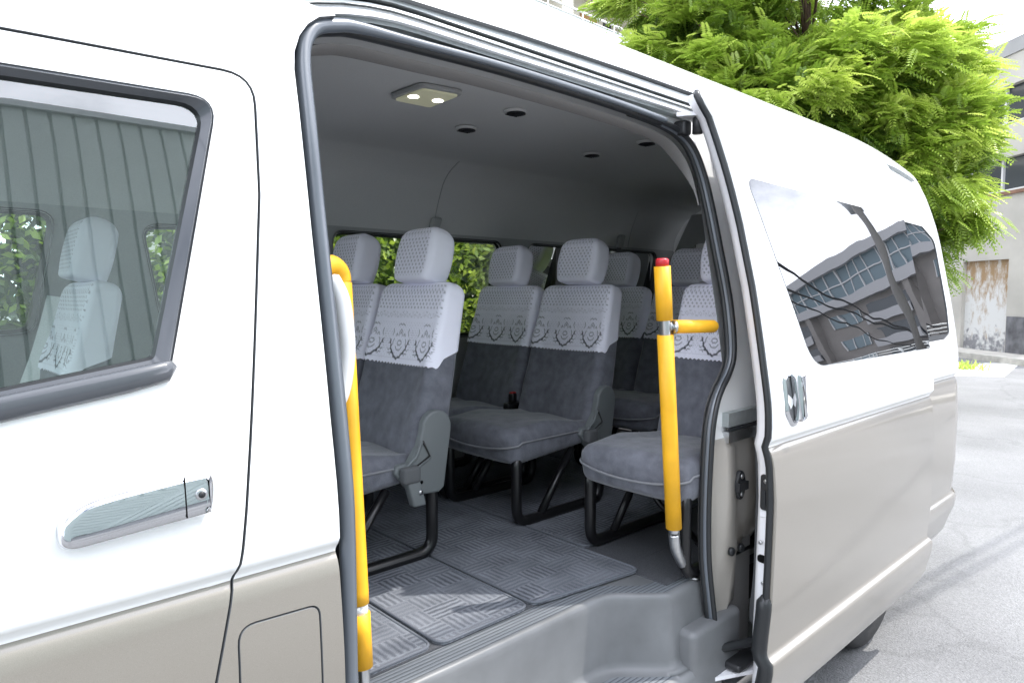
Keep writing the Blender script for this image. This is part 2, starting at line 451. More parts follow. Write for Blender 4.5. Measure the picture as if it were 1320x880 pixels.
def sheet(mb, outer, holes, fn, mat, gx=.1, rows=None, gz=.1, flange=0.0, fl_outer=True, fl_mat=None, flip=False, step=.05):
    """tessellates a flat outline with holes and lays it on the surface fn(a,b); edges get an inward flange"""
    def cut(lp):
        out = []; k = len(lp)
        for i in range(k):
            a, b = lp[i], lp[(i + 1) % k]; out.append(a)
            if rows and abs(b[1] - a[1]) > 1e-6:
                ts = sorted((z - a[1]) / (b[1] - a[1]) for z in rows if min(a[1], b[1]) + 1e-3 < z < max(a[1], b[1]) - 1e-3)
                out += [(a[0] + (b[0] - a[0]) * t, a[1] + (b[1] - a[1]) * t) for t in ts]
        return out
    outer = cut(dense(outer, step)); holes = [cut(dense(h, step)) for h in holes]
    pts = []; edges = []
    for lp in [outer] + holes:
        b = len(pts); pts += [Vector(p) for p in lp]
        edges += [(b + i, b + (i + 1) % len(lp)) for i in range(len(lp))]
    x0 = min(p[0] for p in outer); x1 = max(p[0] for p in outer); z0 = min(p[1] for p in outer); z1 = max(p[1] for p in outer)
    xs = [x0 + gx * (i + .5) for i in range(int((x1 - x0) / gx) + 1)]
    zs = [z for z in rows if z0 < z < z1] if rows else [z0 + gz * (i + .5) for i in range(int((z1 - z0) / gz) + 1)]
    for x in xs:
        for z in zs:
            if inside((x, z), outer) and not any(inside((x, z), h) for h in holes): pts.append(Vector((x, z)))
    V, E_, F, *_ = delaunay_2d_cdt(pts, edges, [], 0, 1e-5)
    fs = []
    for f in F:
        c = ((V[f[0]].x + V[f[1]].x + V[f[2]].x) / 3, (V[f[0]].y + V[f[1]].y + V[f[2]].y) / 3)
        if inside(c, outer) and not any(inside(c, h) for h in holes): fs.append(tuple(f)[::-1] if flip else tuple(f))
    if mb.n is None: mb.n = [(0, 0, 0)] * len(mb.v)
    mb.add([fn(p.x, p.y) for p in V], fs, mat, True)
    sg = -1 if flip else 1
    mb.n += [tuple(sg * nrm_of(fn, p.x, p.y)) for p in V]
    if flange:
        for li, lp in enumerate([outer] + holes):
            if li == 0 and not fl_outer: continue
            k = len(lp); vs = []; ns = []
            cx = sum(p[0] for p in lp) / k
            area = sum(lp[i][0] * lp[(i + 1) % k][1] - lp[(i + 1) % k][0] * lp[i][1] for i in range(k))
            s2 = (1 if area > 0 else -1) * (1 if li == 0 else -1)
            for i in range(k):
                p = lp[i]; n = nrm_of(fn, *p) * sg; q = fn(*p)
                t = (fn(*lp[(i + 1) % k]) - fn(*lp[i - 1])).normalized()
                o = t.cross(n) * s2 * sg
                vs += [q, q - n * .002 + o * .0012, q - n * flange]
                ns += [(n * .8 + o * .6).normalized(), (n * .3 + o).normalized(), o.normalized()]
            fs = []
            for i in range(k):
                a = 3 * i; b = 3 * ((i + 1) % k)
                fs += [(a, b, b + 1, a + 1), (a + 1, b + 1, b + 2, a + 2)]
            fs = [f if (vs[f[1]] - vs[f[0]]).cross(vs[f[3]] - vs[f[0]]).dot(Vector(ns[f[2]])) >= 0 else f[::-1] for f in fs]
            mb.add(vs, fs, fl_mat or mat, True); mb.n += [tuple(n) for n in ns]

def loop_tube(mb, loop, fn, r, mat, closed=True, n=10, sx=1.0, out=0.0, step=.03, rf=None):
    """rubber profile following an outline on a surface"""
    lp = dense(loop, step, closed)
    P = [fn(*p) + nrm_of(fn, *p) * out for p in lp]
    mb.tube(P, [r * rf(p) for p in lp] if rf else r, mat, n, closed, sx, cap=not closed)

van = empty('passenger_van', (0, 0, 0))
tag(van, 'white and champagne high roof passenger van with its side door slid open', 'van')

# front door outline / window, opening, door, windows on the (x,z) side
FD = rpoly([(-.72, .30, .05), (.30, .30, .08), (.345, .90, .3), (.395, 1.10, .2), (.47, 1.66, .2), (.482, 1.865, .05), (-.48, 1.835, .12), (-.68, 1.12, .1)])
FW = rpoly([(-.56, 1.24, .08), (.305, 1.372, .03), (.416, 1.812, .035), (-.42, 1.79, .1)])
FWG = rpoly([(-.53, 1.275, .07), (.290, 1.405, .012), (.397, 1.797, .032), (-.40, 1.772, .09)])
def offs(poly, d):
    k = len(poly); out = []
    ar = sum(poly[i][0] * poly[(i + 1) % k][1] - poly[(i + 1) % k][0] * poly[i][1] for i in range(k))
    s = 1 if ar > 0 else -1
    for i in range(k):
        a = Vector(poly[i - 1]); b = Vector(poly[i]); c = Vector(poly[(i + 1) % k])
        t = (c - a)
        if t.length < 1e-9: out.append(tuple(b)); continue
        t.normalize(); n = Vector((-t.y, t.x)) * s
        out.append(tuple(b + n * d))
    return out
SKIN_HOLE = ([(2.06, .27), (2.06, 2.1)] + [(2.04, 2.133), (1.6, 2.130), (1.16, 2.122), (.80, 2.108), (.62, 2.088), (.575, 2.06), (.563, 2.035), (.60, 2.026), (.655, 2.018)] +
             [(.62, 2.006), (.594, 1.985), (.574, 1.958), (.560, 1.925), (.555, 1.89), (.553, 1.6), (.553, 1.3), (.558, 1.07), (.560, .83), (.562, .6), (.562, .27)])
REAR_SEAL = [(1.75, 2.014), (1.847, 1.995), (1.905, 1.955), (1.935, 1.88), (1.950, 1.78), (1.962, 1.65), (1.975, 1.495), (1.969, 1.37), (1.950, 1.295), (1.915, 1.25), (1.87, 1.212), (1.83, 1.165), (1.808, 1.1), (1.797, .98), (1.793, .847),
             (1.800, .701), (1.825, .572), (1.85, .46), (1.87, .38), (1.889, .30), (1.90, .22)]
FRONT_SEAL = [(.584, .22), (.584, .5), (.584, .83), (.584, 1.06), (.580, 1.36), (.579, 1.607), (.582, 1.846), (.586, 1.92), (.597, 1.962), (.622, 1.992), (.665, 2.008), (.72, 2.018)]
TOP_SEAL = [(.886, 2.024), (1.112, 2.03), (1.418, 2.028), (1.62, 2.022)]
OPENING = spline(FRONT_SEAL + TOP_SEAL + REAR_SEAL, 4)

body = MB()
FUEL = rpoly([(.378, .74, .03), (.520, .74, .03), (.520, .984, .022), (.381, .990, .03)])
left_outer = [(-1.12, .2), (3.0, .2), (4.1, .2)] + [tuple(p) for p in spline([(4.15, .32), (4.25, .42), (4.30, .58), (4.33, .8), (4.335, 1.1)], 4)] + [(4.34, 2.18), (-.45, 2.18), (-.50, 1.9), (-1.08, 1.08), (-1.15, .9), (-1.15, .3)]
QW = rpoly([(2.7, 1.256, .02), (3.99, 1.266, .01), (4.085, 1.29, .035), (4.107, 1.42, .1), (4.112, 1.775, .06), (3.95, 1.843, .03), (2.7, 1.86, .02)])
ARCH = [(3.02 + .42 * cos(pi * i / 16), .30 + .40 * sin(pi * i / 16)) for i in range(17)] + [(2.6, .205), (3.44, .205)]
ARCH = [(3.56, .205)] + [(3.14 + .42 * cos(pi * i / 16), .33 + .40 * sin(pi * i / 16)) for i in range(17)] + [(2.72, .205)]
sheet(body, left_outer, [FD, SKIN_HOLE, FUEL, QW, ARCH], side, M['paint'], .055, ZROWS, flange=.03, fl_mat=M['seam'])
# roof
def sec_roof(x, t):
    """t 0..1 from the near roof edge (z 2.18) over the top to the far one"""
    tt = t if t <= .5 else 1 - t
    S = [(p[1], p[0]) for p in PR if p[0] >= 2.18]
    ss = [0]
    for i in range(1, len(S)): ss.append(ss[-1] + sqrt((S[i][0] - S[i - 1][0]) ** 2 + (S[i][1] - S[i - 1][1]) ** 2))
    d = tt * 2 * ss[-1]
    for i in range(1, len(S)):
        if d <= ss[i] + 1e-9:
            q = (d - ss[i - 1]) / (ss[i] - ss[i - 1]); z = S[i - 1][1] + q * (S[i][1] - S[i - 1][1]); break
    y = pchip(z) if z < 2.2949 else .94
    if z > 2.278: y = S[i - 1][0] + q * (S[i][0] - S[i - 1][0])
    if t > .5: y = 1.88 - y
    return bend(x, y, z)
ts = [0, .012, .025, .04, .055, .07, .09, .12, .16, .22, .3, .4]; ts = ts + [.5] + [1 - t for t in reversed(ts)]
xs = [-.45 + i * (4.79 / 60) for i in range(61)]
vs = [sec_roof(x, t) for x in xs for t in ts]; k = len(ts)
fs = [(i * k + j, (i + 1) * k + j, (i + 1) * k + j + 1, i * k + j + 1) for i in range(60) for j in range(k - 1)]
body.add(vs, fs, M['paint'], True)
body.n += [tuple(nrm_of(lambda a, b: sec_roof(a, max(0, min(1, b))), x, t, .003)) for x in xs for t in ts]
body.n = [tuple(n) for n in body.n]
for i in range(len(body.n) - len(vs), len(body.n)):
    if body.n[i][2] < 0: body.n[i] = tuple(-q for q in body.n[i])
# far side skin
FARW = [rpoly([(-.5, 1.30, .05), (.385, 1.37, .05), (.46, 1.775, .05), (-.36, 1.775, .05)]),
        rpoly([(.80, 1.33, .05), (1.36, 1.29, .05), (1.36, 1.775, .05), (.725, 1.75, .05)]),
        rpoly([(1.50, 1.277, .05), (2.50, 1.277, .05), (2.50, 1.777, .05), (1.50, 1.777, .05)]),
        rpoly([(2.71, 1.277, .05), (3.93, 1.277, .05), (3.93, 1.777, .05), (2.71, 1.777, .05)])]
def far_side(x, z):
    p = side(x, z); return Vector((p.x, 1.88 - p.y, p.z))
sheet(body, left_outer, FARW, far_side, M['paint'], .2, ZROWS, flange=.03, flip=True)
# nose panel and tail panel
def strip(mb, pa, pb, mat, n=10, bulge=.0, axis=0):
    vs = []; fs = []; k = len(pa)
    for i in range(k):
        a, b = Vector(pa[i]), Vector(pb[i])
        for j in range(n + 1):
            t = j / n; p = a.lerp(b, t); p[axis] += bulge * 4 * t * (1 - t); vs.append(p)
    for i in range(k - 1):
        for j in range(n):
            fs.append((i * (n + 1) + j, i * (n + 1) + j + 1, (i + 1) * (n + 1) + j + 1, (i + 1) * (n + 1) + j))
    mb.add(vs, fs, mat, True)
nose = MB()
fl = [(-1.12, .2), (-1.15, .3), (-1.15, .6), (-1.15, .9), (-1.08, 1.08)]
strip(nose, [side(*p) for p in fl], [far_side(*p) for p in fl], M['paint'], 12, -.10)
body_o = body.build('body', van)
nose.build('nose_panel', van, recalc=True)
ws = MB(); wl = [(-1.08, 1.08), (-.79, 1.49), (-.50, 1.9), (-.45, 2.18)]
strip(ws, [side(*p) for p in wl], [far_side(*p) for p in wl], M['glass_far'], 12, -.10)
ws.build('windscreen', van, recalc=True)
tail = MB()
te = [(4.1, .2)] + [tuple(p) for p in spline([(4.15, .32), (4.25, .42), (4.30, .58), (4.33, .8), (4.335, 1.1)], 4)]
strip(tail, [side(*p) for p in te], [far_side(*p) for p in te], M['paint'], 12, .05)
ty = [i / 20 for i in range(21)]
def tailp(y, z):
    q = side(4.339, z); a = q.y; x = q.x + .05 * 4 * max(0, y) * (1 - y)
    return Vector((x, a + (1.88 - 2 * a) * y, q.z))
sheet(tail, [(0, 1.1), (1, 1.1), (1, 2.18), (0, 2.18)], [rpoly([(.15, 1.30, .06), (.85, 1.30, .06), (.85, 1.86, .06), (.15, 1.86, .06)])], tailp, M['paint'], .1, None, .1, flange=.02)
tail.n = None
tail.build('tail_panel', van)
gl = MB(); sheet(gl, rpoly([(.15, 1.30, .06), (.85, 1.30, .06), (.85, 1.86, .06), (.15, 1.86, .06)]), [], lambda a, b: tailp(a, b) + Vector((-.008, 0, 0)), M['glass_far'], .1, None, .1); gl.n = None
gl.build('rear_window', van)
tl = MB()
tl.prism(rpoly([(4.298, .90, .01), (4.336, .90, .01), (4.336, 1.08, .01), (4.298, 1.08, .01)]), lambda a, b, d: side(a, b) + nrm_of(side, a, b) * (d - .006), .009, simple('tail_lamp_red', (.5, .02, .02), .15, coat=1), .003)
tl.build('tail_lamp', van)
# quarter window, rear moulding ridge of the roof
q = MB(); sheet(q, offs(QW, .003), [], lambda a, b: side(a, b, .004), M['privacy'], .15, ZROWS)
q.build('quarter_window', van)
rr = MB(); rr.tube([side(3.62 + i * .055, 2.132) + Vector((0, -.006, 0)) for i in range(9)], [.004, .009, .011, .011, .011, .011, .011, .01, .004], M['alu'], 8)
rr.build('roof_moulding', van)

# ---- front door
fd = MB(); sheet(fd, offs(FD, .0048), [FW], side, M['paint'], .1, ZROWS, flange=.03, fl_mat=M['seam'])
door = fd.build('front_door', van)
bk = MB(); b_ = dense(FD, .05); inn = offs(FD, .06); outn = offs(FD, -.03)
bk.add([side(*p, .034) for p in dense(outn, 1)] + [side(*p, .034) for p in dense(inn, 1)],
       [(i, (i + 1) % len(outn), len(outn) + (i + 1) % len(outn), len(outn) + i) for i in range(len(outn))], M['seam'])
bk.build('door_gap_seal', van)
ml = MB()
ko = len(FW); A = dense(FW, .04); 
def ring_between(mb, o, i, fo, fi, mat):
    k = len(o); mb.add([fo(*p) for p in o] + [fi(*p) for p in i], [(j, (j + 1) % k, k + (j + 1) % k, k + j) for j in range(k)], mat, True)
ring_between(ml, FW, offs(FW, .006), lambda a, b: side(a, b, .003), lambda a, b: side(a, b, -.006), M['molding'])
ring_between(ml, offs(FW, .006), FWG, lambda a, b: side(a, b, -.006), lambda a, b: side(a, b, .006), M['molding'])
ring_between(ml, FWG, offs(FWG, .004), lambda a, b: side(a, b, .006), lambda a, b: side(a, b, .016), M['rubber'])
# thicker lower belt moulding
lowm = [(-.5, 1.262), (-.1, 1.324), (.12, 1.358), (.25, 1.378), (.300, 1.388), (.312, 1.398)]
ml.tube([side(a, b, -.006) for a, b in lowm], [.016, .017, .017, .017, .016, .007], M['molding'], 12, sx=.6)
ml.build('window_moulding', door)
fg = MB(); sheet(fg, offs(FWG, .001), [], lambda a, b: side(a, b, .014), M['glass'], .1, ZROWS)
fg.build('window_glass', door)
hd = MB()
HP = spline([(.1555, 1.188), (.160, 1.208), (.176, 1.223), (.205, 1.232), (.27, 1.2385), (.336, 1.2425), (.349, 1.237), (.3515, 1.215), (.346, 1.187), (.337, 1.181), (.27, 1.1765), (.2, 1.172), (.172, 1.171), (.159, 1.177)], 4, True)[::-1]
def on_side(off=0):
    return lambda a, b, d: side(a, b) + nrm_of(side, a, b) * (d + off)
hd.prism(HP, lambda a, b, d: side(a, b) + nrm_of(side, a, b) * (d - .004) + Vector((0, 0, -.004 * sin(max(0, d) * 60))), .030, M['chrome'], .012, True)
hp = hd.build('door_handle', door)
kh = MB()
pk = side(.329, 1.209) + nrm_of(side, .329, 1.209) * .0252
kh.disc(pk, (0, -1, 0), .0085, .004, M['steel'], 20, .001); kh.disc(pk + Vector((0, -.0042, 0)), (0, -1, 0), .005, .0008, M['black_plastic'], 16)
kh.build('key_cylinder', door)
sm = MB(); sm.tube([side(.308, z) + nrm_of(side, .308, z) * .0256 for z in (1.180, 1.20, 1.225, 1.236)], .0011, M['black'], 6)
sm.build('handle_seam', door)
fu = MB(); sheet(fu, offs(FUEL, .004), [], side, M['paint'], .05, ZROWS, flange=.02, fl_mat=M['seam'])
fu.build('fuel_lid', van)
fb = MB(); fb.add([side(a, b, .02) for a, b in FUEL], [tuple(range(len(FUEL)))], M['black']); fb.build('fuel_recess', van)

# ---- door jamb, seals, track
def jamb_fn(x, z):
    d = .05
    if z < 1.05 and x > 1.7: d += .012 * sin((z - .2) * 7.0) + .06 * smooth01((x - 1.97 + .05 * sin(z * 6)) / .05) * smooth01((.78 - z) / .2)
    if z < 1.05 and x > 1.7: d -= .022 * math.exp(-((x - 1.93 - .03 * sin(z * 5)) / .045) ** 2)
    y = psm(z)
    return Vector((x, y + d, z))
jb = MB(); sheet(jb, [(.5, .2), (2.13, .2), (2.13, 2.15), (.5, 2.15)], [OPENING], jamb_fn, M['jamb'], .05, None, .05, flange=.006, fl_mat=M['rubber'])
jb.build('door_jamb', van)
sl = MB()
fs_ = spline([(a, b) for a, b in FRONT_SEAL + TOP_SEAL[:3]], 4)
loop_tube(sl, spline(FRONT_SEAL + TOP_SEAL + REAR_SEAL[:1], 4), lambda a, b: sideS(a, b, .022), .0145, M['seal_grey'], False, 14, rf=lambda p: 1 - .42 * smooth01((p[0] - .6) / .25) * smooth01((p[1] - 1.8) / .1))
loop_tube(sl, spline(FRONT_SEAL + TOP_SEAL + REAR_SEAL[:1], 4), lambda a, b: sideS(a, b, .044), .0150, M['rubber'], False, 10, rf=lambda p: 1 - .02 * smooth01((p[0] - .6) / .25) * smooth01((p[1] - 1.8) / .1))
R4 = TOP_SEAL[3:] + REAR_SEAL
loop_tube(sl, spline(R4, 4), lambda a, b: sideS(a, b, .036), .009, M['rubber'], False, 10)
loop_tube(sl, spline([(a - .003, b - .002) for a, b in R4], 4), lambda a, b: sideS(a, b, .045), .0095, M['seal_grey'], False, 10)
loop_tube(sl, spline([(a - .008, b - .005) for a, b in R4], 4), lambda a, b: sideS(a, b, .054), .009, M['rubber'], False, 10)
sl.build('door_seal', van)
tr = MB()
def rail(z0, z1, d0, d1, mat, x0=.58, x1=1.94):
    X = [x0 + (x1 - x0) * i / 24 for i in range(25)]
    def dz(x): return -.055 * max(0, (.85 - x) / .28) ** 2
    vs = []
    for x in X:
        for (z, d) in ((z0, d0), (z0, d1), (z1, d1), (z1, d0)):
            p = side(x, z, 0); vs.append(Vector((x, pchip(z) + d, z + dz(x))))
    fs = []
    for i in range(24):
        for j in range(4):
            a = 4 * i + j; b = 4 * i + (j + 1) % 4; fs.append((a, b, b + 4, a + 4))
    fs += [(3, 2, 1, 0), (96, 97, 98, 99)]
    tr.add(vs, fs, mat)
rail(2.096, 2.122, .012, .06, M['alu'])
rail(2.0885, 2.0945, .028, .06, M['rubber'])
rail(2.081, 2.087, .018, .06, M['alu'])
rail(2.062, 2.079, .026, .06, M['steel'])
rail(2.054, 2.061, .008, .06, M['white_paint'])
rail(2.044, 2.0535, .022, .06, M['alu'])
tr.build('door_track', van)
he = MB()
hl = spline([(a + .012 if a < 1 else a - .018, b - .02 if b > 1.9 else b) for a, b in FRONT_SEAL[7:] + TOP_SEAL + REAR_SEAL[:5]], 4)
hl2 = dense(hl, .04, False)
vs = []
for p in hl2:
    tp = smooth01((p[1] - 1.80) / .16) if p[0] > 1.2 else 1
    q0 = sideS(p[0], p[1], .07); q1 = Vector((q0.x, q0.y + .002 + .033 * tp, q0.z - .014 * tp)); vs += [q0, q1, q1 + Vector((0, .003 + .027 * tp, .03 * tp))]
he.add(vs, [(3 * i + j, 3 * i + j + 1, 3 * i + 4 + j, 3 * i + 3 + j) for i in range(len(hl2) - 1) for j in (0, 1)], M['liner_edge'], True)
he.build('headliner_edge', van)

# ---- sliding door
def doff(z): return -.13 if z < 1.2 else -.13 + .04 * (min(z, 2.05) - 1.2) / .85
def dside(x, z):
    y = pchip(z)
    if z < .30: y = .004 + .02 * ((.30 - z) / .07) ** 2
    return Vector((x, y + doff(z), z))
SD = ([(1.862, .25), (1.866, .45), (1.867, .64), (1.872, .8), (1.875, .9), (1.870, 1.0), (1.856, 1.06), (1.857, 1.12), (1.860, 1.29), (1.868, 1.42), (1.875, 1.52), (1.873, 1.7), (1.864, 1.8), (1.855, 1.88), (1.845, 1.95), (1.832, 2.02), (1.812, 2.05), (1.80, 2.08), (1.806, 2.092)]
      + [(3.25, 2.092), (3.302, 2.05), (3.300, 1.84)] + [(3.294, 1.5), (3.289, 1.25), (3.292, 1.2), (3.318, 1.06), (3.325, .8), (3.335, .45), (3.338, .36), (3.325, .29), (3.27, .255), (3.2, .245), (2.5, .237)])
SDW = rpoly([(2.145, 1.272, .13), (3.284, 1.270, .004), (3.296, 1.823, .004), (1.937, 1.846, .03)], 8)
sd = MB()
sheet(sd, SD, [SDW], dside, M['paint'], .1, [z for z in ZROWS if z > .24], flange=.012)
sdoor = sd.build('sliding_door', van)
dw = MB(); sheet(dw, [(min(a + .0075 * smooth01((a - 3.2) / .05), 3.301), b) for a, b in offs(SDW, -.003)], [], lambda a, b: dside(a, b) + Vector((0, -.0018, 0)), M['privacy'], .15, ZROWS)
dw.build('window_glass', sdoor)
dk = MB(); ring_between(dk, SDW, offs(SDW, .004), lambda a, b: dside(a, b) + Vector((0, .001, 0)), lambda a, b: dside(a, b) + Vector((0, .004, 0)), M['rubber']); dk.build('window_seal', sdoor)
# inner frame: front end face, inner skin
fe = SD[:19]
inner = MB()
dl = dense([p for p in fe], .03, False)
vs = []
for p in dl:
    w = dside(*p); w.y = .65 * (psm(p[1]) + doff(p[1])) + .35 * w.y; vs += [w + Vector((.006, .012, 0)), w + Vector((.010, .045, 0)), w + Vector((.018, .062, 0)), w + Vector((.10, .07, 0)), w + Vector((.20, .072, 0))]
inner.add(vs, [(5 * i + j, 5 * i + 5 + j, 5 * i + 6 + j, 5 * i + 1 + j) for i in range(len(dl) - 1) for j in range(4)], M['white_paint'], True)
inner.build('inner_frame', sdoor)
inn = MB(); vs = [dside(x, z) + Vector((0, .074, 0)) for x in (2.02, 3.3) for z in (.26, .6, .9, 1.06, 1.27)]
inn.add(vs, [(i, i + 1, i + 6, i + 5) for i in range(4)], M['trim'])
inn.build('inner_panel', sdoor)
ws_ = MB()
ws_.tube([Vector((a - .004, .5 * dside(a, b).y + .5 * (psm(b) + doff(b)) + .016, b)) for a, b in dense(fe, .03, False)], .0105, M['rubber'], 8)
low = [p for p in dense(fe, .02, False) if .3 < p[1] < .62]
ws_.tube([dside(a, b) + Vector((-.004, .026, 0)) for a, b in low], [.006] + [.021] * (len(low) - 2) + [.006], M['rubber'], 8)
ws_.tube([dside(a, b) + Vector((-.004, .016, 0)) for a, b in low], [.006] + [.016] * (len(low) - 2) + [.006], M['rubber'], 8)
ws_.build('weatherstrip', sdoor)
def endface(mb, zc, h, d0, d1, mat, r=.008, t=.008):
    """plate lying on the front end face of the door"""
    x = [p for p in dl if abs(p[1] - zc) < .03]; x0 = sum(p[0] for p in x) / len(x)
    yb = dside(x0, zc).y
    poly = rpoly([(d0, zc - h / 2, r), (d1, zc - h / 2, r), (d1, zc + h / 2, r), (d0, zc + h / 2, r)], 4)
    mb.prism(poly, lambda a, b, d: Vector((x0 + .006 + .1 * a - d, yb + a, b)), t, mat, .002)
    return x0, yb
la = MB(); x0, yb = endface(la, .92, .105, .016, .05, M['black_plastic'], .01, .012)
la.disc((x0 + .0, yb + .03, .955), (-1, 0, 0), .007, .008, M['steel'], 12, .001); la.box(x0 - .008, x0 + .0, yb + .03, yb + .04, .885, .925, M['rubber'])
la.build('door_latch', sdoor)
la = MB(); x0, yb = endface(la, .72, .022, .018, .056, M['black'], .010, .008)
la.build('lock_slot', sdoor)
for dz, dy in ((.05, .02), (.05, .045), (-.07, .034)):
    la = MB(); la.disc((x0 + .004, yb + dy, .72 + dz), (-1, 0, 0), .006, .006, M['steel'], 12, .001); la.build('bolt', sdoor)
la = MB(); endface(la, .855, .02, .02, .055, M['white_paint'], .003, .006); la.build('latch_plate', sdoor)
# handle
sh = MB()
cup = rpoly([(1.925, 1.150, .03), (1.962, 1.105, .03), (2.0, 1.108, .03), (2.045, 1.15, .03), (2.05, 1.25, .03), (2.02, 1.272, .02), (1.955, 1.272, .02), (1.925, 1.25, .03)], 4)
def on_door(a, b, d): return dside(a, b) + nrm_of(dside, a, b) * (d)
ring_between(sh, cup, offs(cup, .01), lambda a, b: on_door(a, b, .001), lambda a, b: on_door(a, b, .007), M['satin'])
ring_between(sh, offs(cup, .01), offs(cup, .02), lambda a, b: on_door(a, b, .007), lambda a, b: on_door(a, b, .0012), M['satin'])
ic = offs(cup, .02); sh.add([on_door(a, b, .0012) for a, b in ic], [tuple(range(len(ic)))], simple('handle_cup', (.16, .165, .17), .25, metal=.5))
hs = sh.build('door_handle', sdoor)
gb = MB(); gb.prism(rpoly([(1.982, 1.120, .008), (2.018, 1.126, .01), (2.03, 1.262, .012), (1.975, 1.262, .012)], 4), lambda a, b, d: on_door(a, b, d + .004), .022, M['chrome'], .006, True, .004, .014)
gb.build('pull_bar', sdoor)
# arms
ar = MB()
ar.tube([(1.80, .10, .46), (1.83, .06, .415), (1.88, .02, .405), (1.95, -.02, .41), (2.06, -.045, .425)], .014, M['rubber'], 8)
ar.build('lower_arm', van)
ar = MB()
ar.prism([(1.78, .20), (1.80, .03), (1.98, -.055), (2.08, -.06), (2.08, .10)], lambda a, b, d: Vector((a, b, .318 + d)), .012, M['white_paint'])
ar.rbox(1.775, 1.82, .11, .16, .33, .375, .012, M['grip_white'], 2)
ar.rbox(1.88, 2.06, -.03, .03, .335, .36, .01, M['black_plastic'], 2); ar.rbox(1.995, 2.03, -.045, .01, .31, .40, .012, M['rubber'], 2)
ar.build('lower_bracket', van)
ar = MB()
ar.prism(rpoly([(1.80, .20, .004), (1.875, .10, .015), (1.90, .11, .01), (1.885, .20, .004)]), lambda a, b, d: Vector((a, b - .02, 2.035 + d)), .012, M['white_paint'], .003)
ar.rbox(1.83, 1.872, .165, .21, 1.985, 2.03, .01, M['black_plastic'], 2); ar.disc((1.86, .14, 1.985), (0, 0, 1), .016, .05, M['black_plastic'], 14, .004)
ar.disc((1.875, .10, 1.99), (0, -1, 0), .011, .02, M['rubber'], 14, .004)
ar.build('upper_roller', van)
rl = MB()
def jy(x, z, d): return Vector((x, jamb_fn(x, z).y + d, z))
rl.box(1.885, 2.1, .028, .075, 1.092, 1.135, M['alu']); rl.box(1.885, 2.1, .022, .03, 1.079, 1.0895, M['rubber']); rl.box(1.885, 2.1, .026, .075, 1.043, 1.077, M['steel'])
rl.build('centre_rail', van)
st = MB()
stp = [(.026 * cos(a), .046 * sin(a)) for a in [2 * pi * i / 20 for i in range(20)]]
pz = jamb_fn(1.945, .905)
st.prism([(1.945 + a, .905 + b) for a, b in stp], lambda a, b, d: Vector((a, pz.y - d - .006, b)), .012, M['black_plastic'], .004)
st.box(1.917, 1.973, pz.y - .026, pz.y - .016, .890, .916, M['black_plastic'])
for dz in (-.028, .028): st.disc((1.945, pz.y - .017, .905 + dz), (0, -1, 0), .008, .004, M['steel'], 12, .001)
st.build('door_striker', van)
for x, z in ((1.91, .70), (2.01, .68)):
    bf = MB(); bf.disc(jamb_fn(x, z) + Vector((0, .003, 0)), (0, -1, 0), .014, .012, M['rubber'], 14, .003)
    bf.build('door_buffer', van)

# ---- step well
plan = spline([(.30, .06), (.50, .075), (.60, .10), (.68, .165), (.80, .203), (1.0, .205), (1.3, .205), (1.47, .204), (1.535, .185), (1.60, .125), (1.645, .088), (1.66, .080), (1.68, .078), (1.76, .078), (1.86, .078)], 6)
rings = [(-.30, .623), (-.085, .623), (-.014, .623), (-.006, .621), (-.001, .616), (.002, .608), (.004, .59), (.012, .43), (.016, .414), (.026, .404), (.045, .400), (.22, .398), (.235, .39), (.24, .37), (.243, .2)]
plan_n = []
for i in range(len(plan)):
    a = Vector(plan[max(0, i - 1)]); b = Vector(plan[min(len(plan) - 1, i + 1)]); t = (b - a).normalized(); plan_n.append(Vector((t.y, -t.x)))
def ringpt(i, d, z):
    p = Vector(plan[i]); n = plan_n[i]
    if d < -.05: q = Vector((p.x, max(p.y - d, .29) if d < -.2 else p.y - d))
    elif d > .1: q = Vector((p.x, p.y * 0 - .0 + (.26 - d) if True else 0))
    else: q = p + n * d
    return (q.x, q.y, z)
stp = MB(); k = len(plan)
vs = [ringpt(i, d, z) for d, z in rings for i in range(k)]
for r in range(len(rings) - 1):
    m = M['ribbed'] if r in (1, 10) else M['step_grey']
    f = [(r * k + i, r * k + i + 1, (r + 1) * k + i + 1, (r + 1) * k + i) for i in range(k - 1)]
    stp.add(vs, f, m, True)
me = stp
# keep one copy of the vertices
idx = {}; nv = []; nf = []
for f in me.f:
    g = []
    for a in f:
        p = tuple(round(q, 5) for q in me.v[a])
        if p not in idx: idx[p] = len(nv); nv.append(p)
        g.append(idx[p])
    nf.append(g)
me.v, me.f = nv, nf
me.build('entry_step', van, recalc=True)
lg = MB()
lg.rbox(1.70, 1.98, .02, .2, .30, .505, .02, M['step_grey'], 3)
lg.build('step_end_cap', van)

